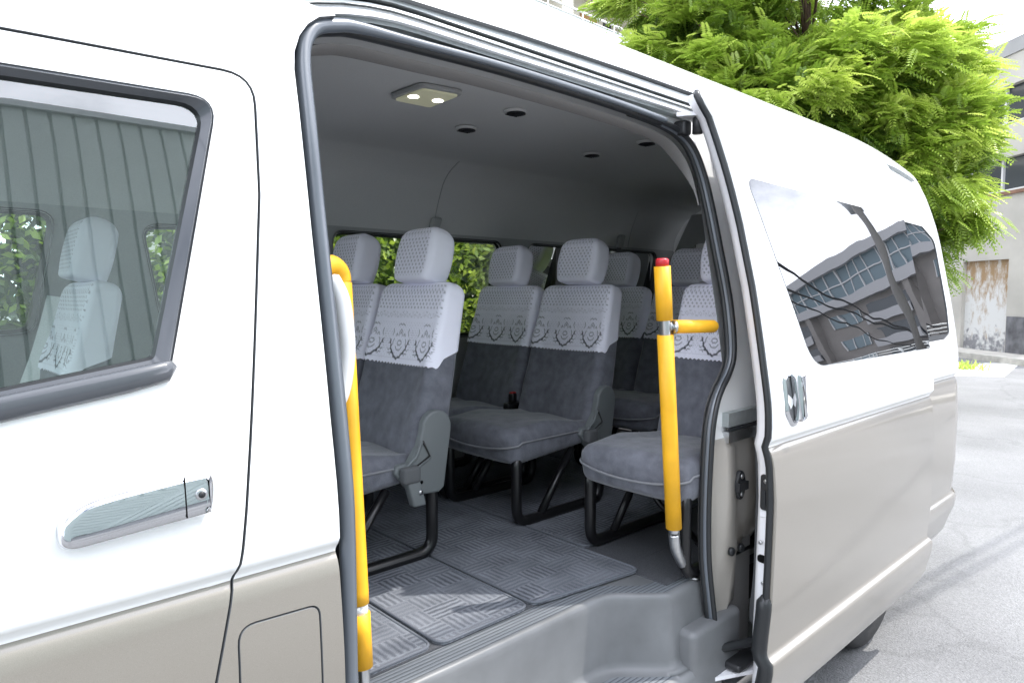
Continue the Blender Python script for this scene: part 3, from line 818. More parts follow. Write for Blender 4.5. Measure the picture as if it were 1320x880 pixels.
# ---- interior shell
fl_ = MB(); fl_.box(-.8, 4.2, .29, 1.82, .55, .628, M['carpet_floor']); fl_.box(1.70, 4.2, .115, .2895, .55, .6279, M['carpet_floor'])
fl_.build('floor', van)
LS = [(.232, 2.052), (.245, 2.072), (.28, 2.10), (.40, 2.128), (.94, 2.14), (1.46, 2.13), (1.58, 2.105), (1.655, 2.05), (1.70, 1.97), (1.735, 1.88), (1.752, 1.80)]
LSs = spline(LS, 5)
ln = MB(); X = [-.35 + i * .13 for i in range(36)]
vs = [Vector((x, y, z - .6 * drop(x) * smooth01((z - 1.75) / .4))) for x in X for (y, z) in LSs]; k = len(LSs)
ln.add(vs, [(i * k + j, (i + 1) * k + j, (i + 1) * k + j + 1, i * k + j + 1) for i in range(len(X) - 1) for j in range(k - 1)], M['liner'], True)
ln.build('headliner', van)
for x in (2.05, 3.62):
    gr = MB()
    gr.tube([(x, y - .001, z - .001) for y, z in LSs[27:]], .0022, M['trim'], 6)
    gr.build('headliner_joint', van)
def inwall(x, z): return Vector((x, 1.752 + .035 * smooth01((1.8 - z) / .7), z))
wl = MB(); sheet(wl, [(-1.0, .6), (4.2, .6), (4.2, 1.80), (-.45, 1.80)], FARW, inwall, M['trim'], .2, None, .15, flange=.0, flip=True)
wl.n = None
wl.build('side_trim', van)
lw = MB()
def inleft(x, z): return Vector((x, pchip(z) + .10, z))
sheet(lw, [(1.99, .6), (4.2, .6), (4.2, 2.03), (1.99, 2.03)], [], inleft, M['trim'], .2, None, .15); lw.n = None
lw.build('near_side_trim', van); lw = MB(); sheet(lw, [(.5, .2), (2.12, .2), (2.12, 2.15), (.5, 2.15)], [OPENING], lambda a, b: sideS(a, b, .072), M['liner_edge'], .1, None, .1); lw.n = None; lw.build('pillar_trim', van); lw = MB()
sheet(lw, [(-.9, .6), (.53, .6), (.53, 2.0), (-.45, 2.0)], [offs(FW, -.02)], inleft, M['trim'], .2, None, .15); lw.n = None; lw.build('near_side_trim', van)

rw = MB()
sheet(rw, [(.16, .6), (1.72, .6), (1.72, 1.7), (1.52, 2.02), (.36, 2.02), (.16, 1.7)], [rpoly([(.36, 1.30, .07), (1.53, 1.30, .07), (1.53, 1.83, .07), (.36, 1.83, .07)])], lambda a, b: Vector((4.12 - .12 * smooth01((b - 1.2) / .9), a, b)), M['trim'], .2, None, .2)
rw.n = None; rw.build('rear_trim', van)
for i, w in enumerate(FARW):
    f = MB()
    ring_between(f, offs(w, -.006), offs(w, .012), lambda a, b: inwall(a, b) + Vector((0, -.006, 0)), lambda a, b: inwall(a, b) + Vector((0, .02, 0)), M['rubber'])
    ring_between(f, offs(w, .012), offs(w, .014), lambda a, b: inwall(a, b) + Vector((0, .02, 0)), lambda a, b: far_side(a, b) + Vector((0, -.01, 0)), M['rubber'])
    if i == 3:
        f.box(2.95, 3.005, 1.765, 1.80, 1.27, 1.78, M['rubber'])
    if i == 2:
        f.box(1.5, 2.49, 1.77, 1.80, 1.735 + .03, 1.78, M['rubber'])
    fo = f.build('far_window', van)
    g = MB(); sheet(g, offs(w, .008), [], lambda a, b: far_side(a, b) + Vector((0, -.012, 0)), M['glass_far'], .2, ZROWS, flip=True); g.n = None
    g.build('window_glass', fo)
# ceiling lamp and vents
cl = MB()
lampq = rpoly([(1.235, .885, .03), (1.235, .70, .03), (1.385, .675, .03), (1.40, .875, .03)], 4)
cl.prism(lampq[::-1], lambda a, b, d: Vector((a, b, 2.1345 - d)), .012, M['trim'], .004)
clo = cl.build('ceiling_lamp', van)
cl = MB(); cl.prism(offs(lampq, .014)[::-1], lambda a, b, d: Vector((a, b, 2.1225 - d)), .006, M['lamp_lens'], .003); cl.build('lamp_lens', clo)
em, nt, b = mat_new('led_light'); b.inputs['Emission Color'].default_value = (1, .98, .9, 1); b.inputs['Emission Strength'].default_value = 9
for xx, yy in ((1.268, .790), (1.352, .775)):
    cl = MB(); cl.disc((xx, yy, 2.1165), (0, 0, -1), .017, .0015, em, 20); cl.build('led', clo)
for xx, yy in ((1.67, .75), (1.70, 1.06), (2.41, .73), (2.43, 1.05)):
    v = MB(); v.disc((xx, yy, 2.137), (0, 0, -1), .042, .008, M['liner'], 24, .005); v.disc((xx + .004, yy, 2.1285), (0, 0, -1), .034, .003, M['black_plastic'], 20)
    for j in range(-2, 3): v.box(xx - .028, xx + .028, yy + j * .011 - .001, yy + j * .011 + .001, 2.123, 2.1253, M['black_plastic'])
    v.build('air_vent', van)
# seat belts on the far wall
for xx in (2.03, 3.50):
    b_ = MB()
    b_.rbox(xx - .03, xx + .03, 1.712, 1.745, 1.79, 1.875, .014, M['trim'], 2, lambda p: (p[0] + (p[2] - 1.80) * .35, p[1], p[2]))
    vs = []
    for i in range(7):
        t = i / 6; vs += [(xx - .024 - .05 * t, 1.726 + .0 * t, 1.83 - .62 * t), (xx + .024 - .05 * t, 1.726, 1.83 - .62 * t)]
    b_.add(vs, [(2 * i, 2 * i + 1, 2 * i + 3, 2 * i + 2) for i in range(6)], M['belt'])
    b_.build('seat_belt', van)

b_ = MB(); vs = []
for i in range(9):
    t = i / 8; p = Vector((.435 - .10 * t, 1.66 - .05 * t, 1.49 - .30 * t - .02 * sin(pi * t))); vs += [p + Vector((-.022, .01, .004)), p + Vector((.022, -.01, -.004))]
b_.add(vs, [(2 * i, 2 * i + 1, 2 * i + 3, 2 * i + 2) for i in range(8)], simple('pale_strap', (.75, .77, .76), .8, noise=.1, nscale=300), True)
b_.build('seat_belt', van)
# ---- grab poles
gp = MB()
def pl(t): return Vector((.652, .150 - .055 * t, 1.52 - .74 * t))
gp.tube([pl(-.02), pl(.5), pl(1.1), pl(1.35)], .0135, M['steel'], 14)
pole = gp.build('grab_pole', van)
pd = MB(); pd.tube([pl(0), pl(.4), pl(.8), pl(.83)], .0195, M['yellow'], 18); pd.build('pole_padding', pole)
pd = MB(); pd.tube([pl(.855), pl(.9), pl(.995)], .0205, M['yellow'], 18); pd.build('pole_padding', pole)
pd = MB(); pd.tube([pl(.828), pl(.86)], .017, simple('clear_sleeve', (.75, .77, .78), .12), 14); pd.build('pole_sleeve', pole)
pd = MB(); pd.tube(spline([(.59, .13, 1.545), (.625, .14, 1.553), (.648, .15, 1.54), (.653, .152, 1.522)], 4), .019, M['yellow'], 14); pd.build('pole_elbow', pole)
gw = MB(); gw.tube(spline([(.600, .10, 1.53), (.618, .093, 1.49), (.624, .088, 1.43), (.624, .088, 1.38), (.612, .088, 1.32), (.590, .09, 1.285)], 5), [.01] + [.017] * 24 + [.008], M['grip_white'], 12)
gw.build('white_grip', van)
gp = MB()
def pr(t): return Vector((1.607 + .082 * t, .085, 1.575 - .79 * t))
gp.tube(spline([tuple(pr(-.02)), tuple(pr(.3)), tuple(pr(.6)), tuple(pr(.95)), tuple(pr(.985)), (1.700, .087, .75), (1.735, .09, .70), (1.79, .097, .645), (1.81, .10, .628)], 5), .0165, M['steel'], 14)
gp.disc((1.82, .10, .6235), (0, 0, 1), .03, .006, M['steel'], 16, .002)
pole = gp.build('grab_pole', van)
pd = MB(); pd.tube([pr(0), pr(.1), pr(.19)], .0232, M['yellow'], 18); pd.build('pole_padding', pole)
pd = MB(); pd.tube([pr(.243), pr(.5), pr(.7), pr(.965)], .0232, M['yellow'], 18); pd.build('pole_padding', pole)
pd = MB(); pd.disc(pr(0), (0, 0, 1), .0185, .022, M['red'], 18, .004); pd.build('end_cap', pole)
b0 = pr(.215)
pd = MB(); pd.tube([b0, b0 + Vector((.05, -.006, 0))], .0145, M['steel'], 14); pd.disc(b0 + Vector((.018, -.015, 0)), (.9, -.5, 0), .019, .008, M['steel'], 14, .002); pd.build('cross_joint', pole)
pd = MB(); pd.tube([b0 + Vector((.035, -.001, 0)), b0 + Vector((.236, -.010, -.005)), b0 + Vector((.248, -.011, -.005))], [.0195, .0195, .014], M['yellow'], 18); pd.build('cross_bar', pole)

# ---- wheel
def wheel(x, y):
    w = MB(); n = 48
    prof = [(.205, .01), (.25, .002), (.30, 0), (.322, .012), (.333, .03), (.335, .06), (.329, .063), (.329, .069), (.335, .072), (.335, .105), (.329, .108), (.329, .114), (.335, .117), (.335, .155), (.322, .18), (.29, .19), (.2, .19)]
    vs = [(x + r * sin(2 * pi * i / n), y + d, .276 - r * cos(2 * pi * i / n)) for i in range(n) for r, d in prof]; k = len(prof)
    w.add(vs, [(i * k + j, i * k + j + 1, ((i + 1) % n) * k + j + 1, ((i + 1) % n) * k + j) for i in range(n) for j in range(k - 1)], M['tyre'], True)
    wo = w.build('wheel', van, recalc=True)
    r_ = MB()
    prof = [(.0, -.004), (.05, -.004), (.06, .012), (.12, .02), (.165, .012), (.19, .004), (.205, .006), (.207, .02)]
    vs = [(x + r * sin(2 * pi * i / n), y + d, .276 - r * cos(2 * pi * i / n)) for i in range(n) for r, d in prof]; k = len(prof)
    r_.add(vs, [(i * k + j, i * k + j + 1, ((i + 1) % n) * k + j + 1, ((i + 1) % n) * k + j) for i in range(n) for j in range(k - 1)], simple('rim_silver', (.6, .61, .62), .3, metal=.7), True)
    for i in range(10):
        a = 2 * pi * i / 10; r_.disc((x + .14 * sin(a), y + .018, .276 - .14 * cos(a)), (0, -1, 0), .018, .001, M['black'], 12)
    r_.build('rim', wo, recalc=True)
wheel(3.15, .03); wheel(-.30, .03); wheel(3.15, 1.66); wheel(-.30, 1.66)
ub = MB(); ub.box(-1.0, 4.1, .25, 1.63, .30, .545, M['black']); ub.build('underbody', van)

# ------------------------------------------------------------------ seats (x forward is negative; origin on the floor under the front edge)
TILT = .24
def bk_pt(a, d, h):
    """a across, d forward(-)/back(+), h along the recline"""
    return Vector((.447 + d * cos(TILT) + h * sin(TILT), a, .30 - d * sin(TILT) + h * cos(TILT)))
def rrect(w, t, r, nf, nc, ns):
    """rounded rectangle outline starting mid rear, list of (a, d, tag)"""
    pts = []
    hw, ht = w / 2, t / 2; r = min(r, hw, ht)
    def arc(cx, cy, a0):
        for i in range(1, nc): 
            a = a0 + (pi / 2) * i / nc; pts.append((cx + r * cos(a), cy + r * sin(a)))
    # front face (d=-ht) from a=-(hw-r) to hw-r
    for i in range(nf + 1): pts.append((-(hw - r) + 2 * (hw - r) * i / nf, -ht))
    arc(hw - r, -(ht - r), -pi / 2)
    for i in range(ns + 1): pts.append((hw, -(ht - r) + 2 * (ht - r) * i / ns))
    arc(hw - r, ht - r, 0)
    nb = 10
    for i in range(nb + 1): pts.append((hw - r - 2 * (hw - r) * i / nb, ht))
    arc(-(hw - r), ht - r, pi / 2)
    for i in range(ns + 1): pts.append((-hw, ht - r - 2 * (ht - r) * i / ns))
    arc(-(hw - r), -(ht - r), pi)
    return pts
def pillow(mb, w, t, h0, h1, rp, rt, mat, nf=12, nc=4, ns=2, nr=14, place=bk_pt, bottom=None, taper=None, crown=None, pattern=None, rb=0, capn=4, ntop=5):
    """cushion with rounded-rectangle section between h0 and h1; bottom(a,d) may move the lower edge, pattern(a,d,h) colours it"""
    base = rrect(w, t, rp, nf, nc, ns); k = len(base)
    rings = []
    if rb:
        for i in range(4): q = i / 4 * pi / 2; rings.append((h0 + rb * (1 - sin(q)) if False else h0 + rb - rb * cos(q - 0) * 1.0 if False else h0 + rb * (1 - cos(q)), rb * (1 - sin(q))))
        lo = h0 + rb
    else: lo = h0
    for i in range(nr): rings.append((lo + (h1 - rt - lo) * i / nr, 0))
    for i in range(ntop + 1): q = i / ntop * pi / 2; rings.append((h1 - rt + rt * sin(q), rt * (1 - cos(q))))
    last = rings[-1][1]
    for i in range(1, capn): rings.append((h1, last + (t / 2 - last) * i / capn * .96))
    vs = []; cs = []
    for ri, (h, ins) in enumerate(rings):
        fa = max(.02, (w / 2 - ins) / (w / 2)); fd = max(.02, (t / 2 - ins) / (t / 2))
        for (a, d) in base:
            hh = h
            if bottom:
                hb = bottom(a, d); f = (h - h0) / (h1 - h0); hh = hb + (h1 - hb) * f if h < h1 - rt else h
                if h < h1 - rt: f = (h - h0) / (h1 - rt - h0); hh = hb + (h1 - rt - hb) * f
            aa, dd = a * fa, d * fd
            if taper: aa, dd = taper(aa, dd, hh)
            if crown: dd += crown(aa, d, hh)
            vs.append(place(aa, dd, hh))
            cs.append(pattern(a, d, hh, aa) if pattern else 0)
    fs = []
    for i in range(len(rings) - 1):
        for j in range(k): fs.append((i * k + j, i * k + (j + 1) % k, (i + 1) * k + (j + 1) % k, (i + 1) * k + j))
    fs.append(tuple((len(rings) - 1) * k + j for j in range(k)))
    if not bottom: fs.append(tuple(range(k - 1, -1, -1)))
    mb.add(vs, fs, mat, True)
    if pattern: mb.col = (mb.col or []) + cs

W = .44
def back_taper(a, d, h):
    f = h / .62
    s = 1.0 - .10 * smooth01((f - .25) / .75)
    return a * s, d * (1.12 - .38 * f)
def back_crown(a, d, h):
    q = min(1, abs(a) / (W / 2))
    wr = .0045 * mn.noise(Vector((a * 7, h * 9, d * 5))) + .0018 * mn.noise(Vector((a * 26, h * 12, 3)))
    if d < 0: return wr + .014 * (1 - q ** 2.2) * smooth01((h - .08) / .2) * (1 - .6 * smooth01((h - .42) / .15)) - .012 * math.exp(-((q - .82) / .13) ** 2) * (1 - smooth01((h - .3) / .2))
    return 0

# lace pattern -----------------------------------------------------
def seg(p, a, b):
    dx, dy = b[0] - a[0], b[1] - a[1]; l = dx * dx + dy * dy
    t = max(0, min(1, ((p[0] - a[0]) * dx + (p[1] - a[1]) * dy) / l)) if l else 0
    return sqrt((p[0] - a[0] - t * dx) ** 2 + (p[1] - a[1] - t * dy) ** 2)
HEAVY = [[(-.050, .066), (-.047, .052), (-.036, .043)], [(-.040, .038), (-.029, .037), (-.020, .027)], [(-.020, .024), (-.008, .022), (0, .016), (.008, .022), (.020, .024)], [(.050, .066), (.047, .052), (.036, .043)], [(.040, .038), (.029, .037), (.020, .027)], [(-.056, .072), (-.057, .082)], [(.056, .072), (.057, .082)]]
LIGHT = [[(-.042, .066), (-.041, .080), (-.036, .088)], [(.042, .066), (.041, .080), (.036, .088)], [(-.010, .100), (-.011, .112), (0, .124), (.011, .112), (.010, .100)], [(-.014, .074), (-.008, .082), (.008, .082), (.014, .074), (.008, .066), (-.008, .066), (-.014, .074)],
         [(-.020, .060), (-.012, .05), (0, .047), (.012, .05), (.020, .060)], [(-.004, .108), (0, .114), (.004, .108)], [(-.052, .052), (-.058, .046), (-.064, .050)], [(.052, .052), (.058, .046), (.064, .050)],
         [(-.03, .098), (-.024, .108), (-.018, .10)], [(.03, .098), (.024, .108), (.018, .10)], [(-.052, .10), (-.046, .112), (-.05, .124)], [(.052, .10), (.046, .112), (.05, .124)], [(-.066, .07), (-.058, .076), (-.062, .088)], [(.066, .07), (.058, .076), (.062, .088)], [(-.02, .137), (-.008, .143), (0, .138), (.008, .143), (.02, .137)], [(-.045, .03), (-.05, .038), (-.06, .036)], [(.045, .03), (.05, .038), (.06, .036)]]
def strokes(p, S, wd):
    best = 9
    for s in S:
        for i in range(len(s) - 1):
            d = seg(p, s[i], s[i + 1])
            if d < best: best = d
    return max(0, min(1, (wd - best) / .0018))
def diamonds(x, y, s=.024):
    i = math.floor(y / (s * .62)); x2 = x + (i % 2) * s / 2
    dx = abs((x2 / s) % 1 - .5) * s; dy = abs((y / (s * .62)) % 1 - .5) * s * .62
    q = dx + dy
    return max(0, min(1, (.0062 - q) / .002)) * (.6 if q > .0024 else .3)
H0 = .322
def lace_back(a, d, h, aa):
    y = h - H0
    if d > -.035 and abs(a) > W / 2 - .012:
        # side: only the strip next to the front carries the edge motif
        if d > -.018: return 0
    if d > -.056: return 0
    u = a
    if y < .0: return 0
    v = 0
    if .018 < y < .0215: v = .16
    if h > .606: return 0
    if y > .198: v = max(v, diamonds(u, y, .021))
    elif y > .165:
        w = .176 + .007 * (1 if (u / .022) % 1 < .5 else -1) * min(1, 4 * abs((u / .011) % 1 - .5)) + .005 * sin(u * 2 * pi / .07)
        v = max(v, .42 * max(0, min(1, (.0028 - abs(y - w)) / .0018)))
        v = max(v, .3 * max(0, min(1, (.0026 - abs(y - w + .010)) / .0018)) * (1 if (u / .013) % 1 < .55 else 0))
    if y < .16:
        s = .165; um = (u + .06 + 10 * s) % s - s / 2
        p = (um, y)
        v = max(v, .95 * strokes(p, HEAVY, .0046), .7 * strokes(p, LIGHT, .0028))
        # fine net ground round the motifs
        net = max(0, min(1, (.0022 - abs(((u + y) / .017) % 1 - .5) * .017 * .7) / .0016)) * (1 if ((u - y) / .017) % 1 < .35 else 0)
        if .026 < y < .15: v = max(v, .3 * net)
        if .05 < y < .12 and abs(um) > .05: v = max(v, .3 * (1 if ((u * 1.0) / .0085) % 1 < .4 and (y / .0085) % 1 < .45 else 0))
    return v
def lace_head(a, d, h, aa):
    if d > -.054 or h > .805 or h < .632: return 0
    return diamonds(a, h, .021)
def back_bottom(a, d):
    # scalloped front edge, side flap rising to the rear
    sc = .0065 * abs(sin((a + .3) * pi / .0185))
    f = smooth01((d + .045) / .03)
    front = H0 + sc - .004 * 1
    return front * (1 - f) + (H0 + .03 + .55 * max(0, d + .03)) * f

PROTO = {}
def make_seat_meshes():
    # cushion (the seat itself)
    m = MB()
    def cf(p):
        x, y, z = p
        t = (z - .2) / .16; q = min(1, abs(y) / .225)
        z += (1 - max(0, min(1, t))) * (.035 + .08 * x)
        if t > .5: z += (t - .5) * 2 * (.018 * (1 - q * q) * (1 if x < .3 else 1) - .03 * smooth01((x - .1) / .3) + .016 * math.exp(-((q - .85) / .14) ** 2) * smooth01((x + .02) / .2))
        z += .006 * mn.noise(Vector((x * 9, y * 9, 1.5))) * (1 if t > .4 else 0)
        x -= .02 * (1 - q ** 3) * math.exp(-((x + .04) / .12) ** 2)
        if t < .5: x += (.5 - t) * .05 * math.exp(-((x + .04) / .1) ** 2)
        return (x, y, z)
    m.rbox(-.045, .50, -.225, .225, .20, .362, .045, M['fabric'], 4, cf)
    # piping round the upper edge
    pp = []
    for (x, y) in dense(rpoly([(.47, -.2245, .02), (-.046, -.2245, .05), (-.046, .2245, .05), (.47, .2245, .02)], 6), .02, False):
        q = min(1, abs(y) / .225)
        pp.append((x - .021 * (1 - q ** 3) * math.exp(-((x + .04) / .12) ** 2) - (.001 if x < 0 else 0), y * 1.004, .322 - .022 * (1 - q * q) + .004 * x - (.01 if x < .0 else .0)))
    m.tube(pp, .0042, M['piping'], 6)
    PROTO['seat'] = m
    m = MB(); pillow(m, W, .115, .0, .612, .030, .040, M['fabric'], 14, 5, 3, 16, taper=back_taper, crown=back_crown); PROTO['backrest'] = m
    m = MB(); pillow(m, .245, .092, .625, .812, .045, .045, M['fabric'], 10, 5, 3, 6, taper=lambda a, d, h: (a * .76 * (1 - .2 * ((h - .71) / .1) ** 2), d * .75 - .032))
    for s in (-.06, .06): m.tube([bk_pt(s, 0, .58), bk_pt(s, 0, .64)], .006, M['chrome'], 8)
    PROTO['headrest'] = m
    for s in (-.2, .2):
        m = MB()
        path = rpoly([(0.0, .26, 0), (0.0, .008, .06), (.475, .008, .06), (.475, .27, 0)], 8)
        m.tube([(x, s, z + .008) for x, z in dense(path, .04, False)], .0205, M['frame_black'], 10)
        m.tube([(.30, s, .255), (.115, s, .012)], .0155, M['frame_black'], 8)
        m.disc((.065, s, .004), (0, 0, 1), .016, .012, M['steel'], 10, .003); m.disc((.41, s, .004), (0, 0, 1), .016, .012, M['steel'], 10, .003)
        PROTO.setdefault('seat_leg', []).append(m)
    m = MB()
    poly = []
    for i in range(9): a = radians(-15 + i * 200 / 8); poly.append((.470 + .058 * cos(a), .435 + .058 * sin(a)))
    poly += [(.398, .385), (.36, .335), (.315, .335), (.305, .31), (.36, .25), (.385, .228), (.475, .222), (.497, .236)]
    poly = rpoly([(x, z, .012) for x, z in poly], 3)
    m.prism(poly, lambda a, b, d: Vector((a, -.226 - d + .01, b)), .026, M['plate_grey'], .008, True)
    m.tube([(.405, -.2445, .40), (.385, -.2445, .355), (.335, -.2445, .318), (.325, -.2445, .29)], .006, M['plate_grey'], 6)
    m.tube([(.41, -.2435, .40), (.437, -.2435, .348), (.36, -.2435, .308)], .004, M['frame_black'], 6)
    m.tube([(.437, -.2435, .343), (.39, -.2445, .32), (.345, -.2445, .295)], .005, M['plate_grey'], 6)
    m.disc((.405, -.2415, .268), (0, -1, 0), .006, .001, M['black'], 10)
    PROTO['recliner_cover'] = m
    m = MB()
    m.rbox(-.024, .024, -.016, .016, -.1, 0, .007, M['plate_grey'], 2, lambda p: (p[0] + .05 - p[2] * .28 * -1 * -1 + .0, p[1], p[2]))
    m.disc((.078, -.0165, -.055), (0, -1, 0), .008, .002, M['steel'], 12)
    m.rbox(-.03, .034, -.022, .012, -.022, .03, .01, M['belt'], 2, lambda p: (p[0] + .045, p[1], p[2]))
    PROTO['belt_tongue'] = m
    m = MB()
    m.rbox(-.03, .05, -.018, .018, .0, .032, .008, M['frame_black'], 2)
    m.rbox(.0, .03, -.016, .016, .03, .075, .008, M['frame_black'], 2)
    m.rbox(.002, .028, -.011, .011, .066, .079, .004, M['red_button'], 2)
    PROTO['belt_buckle'] = m
    nf = 130
    m = MB(); pillow(m, W + .012, .125, H0, .62, .032, .042, M['lace'], nf, 8, 10, 82, taper=back_taper, crown=back_crown, bottom=back_bottom, pattern=lace_back, capn=6, ntop=8)
    PROTO['lace_back'] = m
    m = MB(); pillow(m, .230, .112, .617, .815, .030, .045, M['lace'], 76, 8, 5, 50, pattern=lace_head, taper=lambda a, d, h: (a * (1 - .16 * ((h - .71) / .1) ** 2), d * (1 - .1 * ((h - .71) / .1) ** 2) - .032), rb=.012, capn=6, ntop=8)
    PROTO['lace_head'] = m
make_seat_meshes()

seat0 = PROTO['seat'].build('passenger_seat', van)
kids = [PROTO['backrest'].build('backrest', seat0), PROTO['headrest'].build('headrest', seat0)]
legs = [m.build('seat_leg', seat0) for m in PROTO['seat_leg']]
plate = PROTO['recliner_cover'].build('recliner_cover', seat0)
tongue = PROTO['belt_tongue'].build('belt_tongue', seat0, (.305, -.252, .30))
buckle = PROTO['belt_buckle'].build('belt_buckle', seat0, (.375, -.215, .345))
cb0 = PROTO['lace_back'].build('backrest_cover')
ch0 = PROTO['lace_head'].build('headrest_cover')

FZ = .632
# (x, y, plate, tongue, buckle, place words)
SEATS = [(.84, .975, 1, 1, 0, 'front bench aisle seat nearest the door'),
         (.84, 1.43, 0, 0, 0, 'front bench window seat behind left grab pole'),
         (1.70, .975, 1, 1, 0, 'middle bench aisle seat left of right pole'),
         (1.70, 1.43, 0, 0, 1, 'middle bench window seat'),
         (1.75, .275, 0, 0, 0, 'folding seat behind right grab pole'),
         (2.55, 1.43, 0, 0, 0, 'rear bench window seat'),
         (2.55, .975, 0, 0, 1, 'rear bench aisle seat right of pole top'),
         (-.09, 1.45, 0, 0, 0, 'cab seat seen through front door window')]
used = False
for i, (x, y, p, t, bkl, words) in enumerate(SEATS):
    if i == 0: s = seat0
    else: s = seat0.copy(); col.objects.link(s); s.parent = van
    s.location = (x, y, FZ); s.scale = (1, .93 if y < .5 else 1, 1)
    todo = kids + legs + ([plate] if p else []) + ([tongue] if t else []) + ([buckle] if bkl and i > 3 else [])
    if i == 3: buckle.parent = s
    if i > 0:
        for c in todo:
            d = c.copy(); col.objects.link(d); d.parent = s
    c = cb0 if i == 0 else cb0.copy(); h = ch0 if i == 0 else ch0.copy()
    rr_ = random.Random(40 + i)
    h.rotation_euler = (radians(rr_.uniform(-1.2, 1.2)), radians(rr_.uniform(-.4, .5)), radians(rr_.uniform(-.8, .8))); c.rotation_euler = (radians(rr_.uniform(-.5, .5)), 0, 0)
    for o, nm in ((c, 'backrest'), (h, 'headrest')):
        if i: col.objects.link(o)
        o.location = (x, y, FZ); o.scale = (1, .93 if y < .5 else 1, 1)
        tag(o, 'white lace %s cover on %s' % (nm, words), 'seat cover', 'white lace covers on the seats')

ss = MB(); ss.tube([(1.96, .40, .845), (1.985, .34, .76), (2.06, .22, .632)], .011, M['frame_black'], 8); ss.disc((2.06, .22, .629), (0, 0, 1), .024, .006, M['frame_black'], 12); ss.build('seat_strut', van)
# ------------------------------------------------------------------ floor mats
def floor_mat(x0, x1, y0, y1, label, r=.035, z=.6285, skew=0):
    p = rpoly([(x0, y0 + (skew if x0 > 1.2 else 0) * 0, r), (x1, y0 - skew, r), (x1, y1, r), (x0, y1, r)], 6)
    m = MB(); m.prism(p, lambda a, b, d: Vector((a, b, z + d)), .007, M['mat'], .002)
    o = m.build('floor_mat'); tag(o, label, 'floor mat', 'woven grey mats on the van floor')
    e = MB(); e.tube([(a, b, z + .006) for a, b in dense(offs(p, .003), .05)], .0045, M['mat_edge'], 6, True); e.build('binding', o)
floor_mat(.42, .966, .292, 1.75, 'grey ribbed floor mat at the left of the doorway, behind the left grab pole')
floor_mat(.978, 1.290, .285, 1.75, 'narrow grey ribbed floor mat in the middle of the doorway under the sun patch')
floor_mat(1.302, 1.722, .285, 1.75, 'grey ribbed floor mat in front of the folding seat, its corner near the step', skew=.06)
floor_mat(1.736, 2.6, .47, 1.75, 'dark grey ribbed floor mat under the middle bench legs')

# ------------------------------------------------------------------ ground
def asphalt():
    m, nt, b = mat_new('worn_asphalt')
    g = N(nt, 'ShaderNodeNewGeometry')
    a = N(nt, 'ShaderNodeTexNoise'); a.inputs['Scale'].default_value = 90; a.inputs['Detail'].default_value = 8; a.inputs['Roughness'].default_value = .75
    c = N(nt, 'ShaderNodeTexNoise'); c.inputs['Scale'].default_value = .7; c.inputs['Detail'].default_value = 5
    v = N(nt, 'ShaderNodeTexVoronoi'); v.inputs['Scale'].default_value = 110
    for q in (a, c, v): L(nt, g.outputs['Position'], q.inputs['Vector'])
    r1 = N(nt, 'ShaderNodeMapRange'); r1.inputs['From Min'].default_value = .3; r1.inputs['From Max'].default_value = .7; L(nt, a.outputs['Fac'], r1.inputs['Value'])
    m1 = N(nt, 'ShaderNodeMix', data_type='RGBA'); m1.inputs['A'].default_value = (.165, .167, .17, 1); m1.inputs['B'].default_value = (.30, .302, .305, 1); L(nt, r1.outputs['Result'], m1.inputs['Factor'])
    r2 = N(nt, 'ShaderNodeMapRange'); r2.inputs['From Min'].default_value = .3; r2.inputs['From Max'].default_value = .7; r2.inputs['To Min'].default_value = .78; r2.inputs['To Max'].default_value = 1.12; L(nt, c.outputs['Fac'], r2.inputs['Value'])
    m2 = N(nt, 'ShaderNodeMix', data_type='RGBA', blend_type='MULTIPLY'); m2.inputs['Factor'].default_value = 1
    L(nt, m1.outputs['Result'], m2.inputs['A']); L(nt, r2.outputs['Result'], m2.inputs['B']); ve = N(nt, 'ShaderNodeTexVoronoi', feature='DISTANCE_TO_EDGE'); ve.inputs['Scale'].default_value = .45
    wn = N(nt, 'ShaderNodeTexNoise'); wn.inputs['Scale'].default_value = 2.2; wn.inputs['Detail'].default_value = 6; L(nt, g.outputs['Position'], wn.inputs['Vector'])
    wa = N(nt, 'ShaderNodeMix', data_type='RGBA', blend_type='ADD'); wa.inputs['Factor'].default_value = .55; L(nt, g.outputs['Position'], wa.inputs['A']); L(nt, wn.outputs['Color'], wa.inputs['B']); L(nt, wa.outputs['Result'], ve.inputs['Vector'])
    vr = N(nt, 'ShaderNodeMapRange'); vr.inputs['From Min'].default_value = .004; vr.inputs['From Max'].default_value = .014; vr.inputs['To Min'].default_value = .90; vr.inputs['To Max'].default_value = 1; L(nt, ve.outputs['Distance'], vr.inputs['Value'])
    m3 = N(nt, 'ShaderNodeMix', data_type='RGBA', blend_type='MULTIPLY'); m3.inputs['Factor'].default_value = 1; L(nt, m2.outputs['Result'], m3.inputs['A']); L(nt, vr.outputs['Result'], m3.inputs['B'])
    L(nt, m3.outputs['Result'], b.inputs['Base Color'])
    b.inputs['Roughness'].default_value = .9; b.inputs['Specular IOR Level'].default_value = .2
    ad = N(nt, 'ShaderNodeMath', operation='ADD'); L(nt, a.outputs['Fac'], ad.inputs[0]); L(nt, v.outputs['Distance'], ad.inputs[1])
    bp = N(nt, 'ShaderNodeBump'); bp.inputs['Strength'].default_value = .7; bp.inputs['Distance'].default_value = .005
    L(nt, ad.outputs[0], bp.inputs['Height']); L(nt, bp.outputs['Normal'], b.inputs['Normal'])
    return m
M['asphalt'] = asphalt()
M['concrete'] = simple('pavement_concrete', (.45, .43, .39), .9, noise=.2, nscale=6, bump=.3)
M['road_white'] = simple('road_marking', (.72, .72, .7), .8, noise=.15, nscale=18)
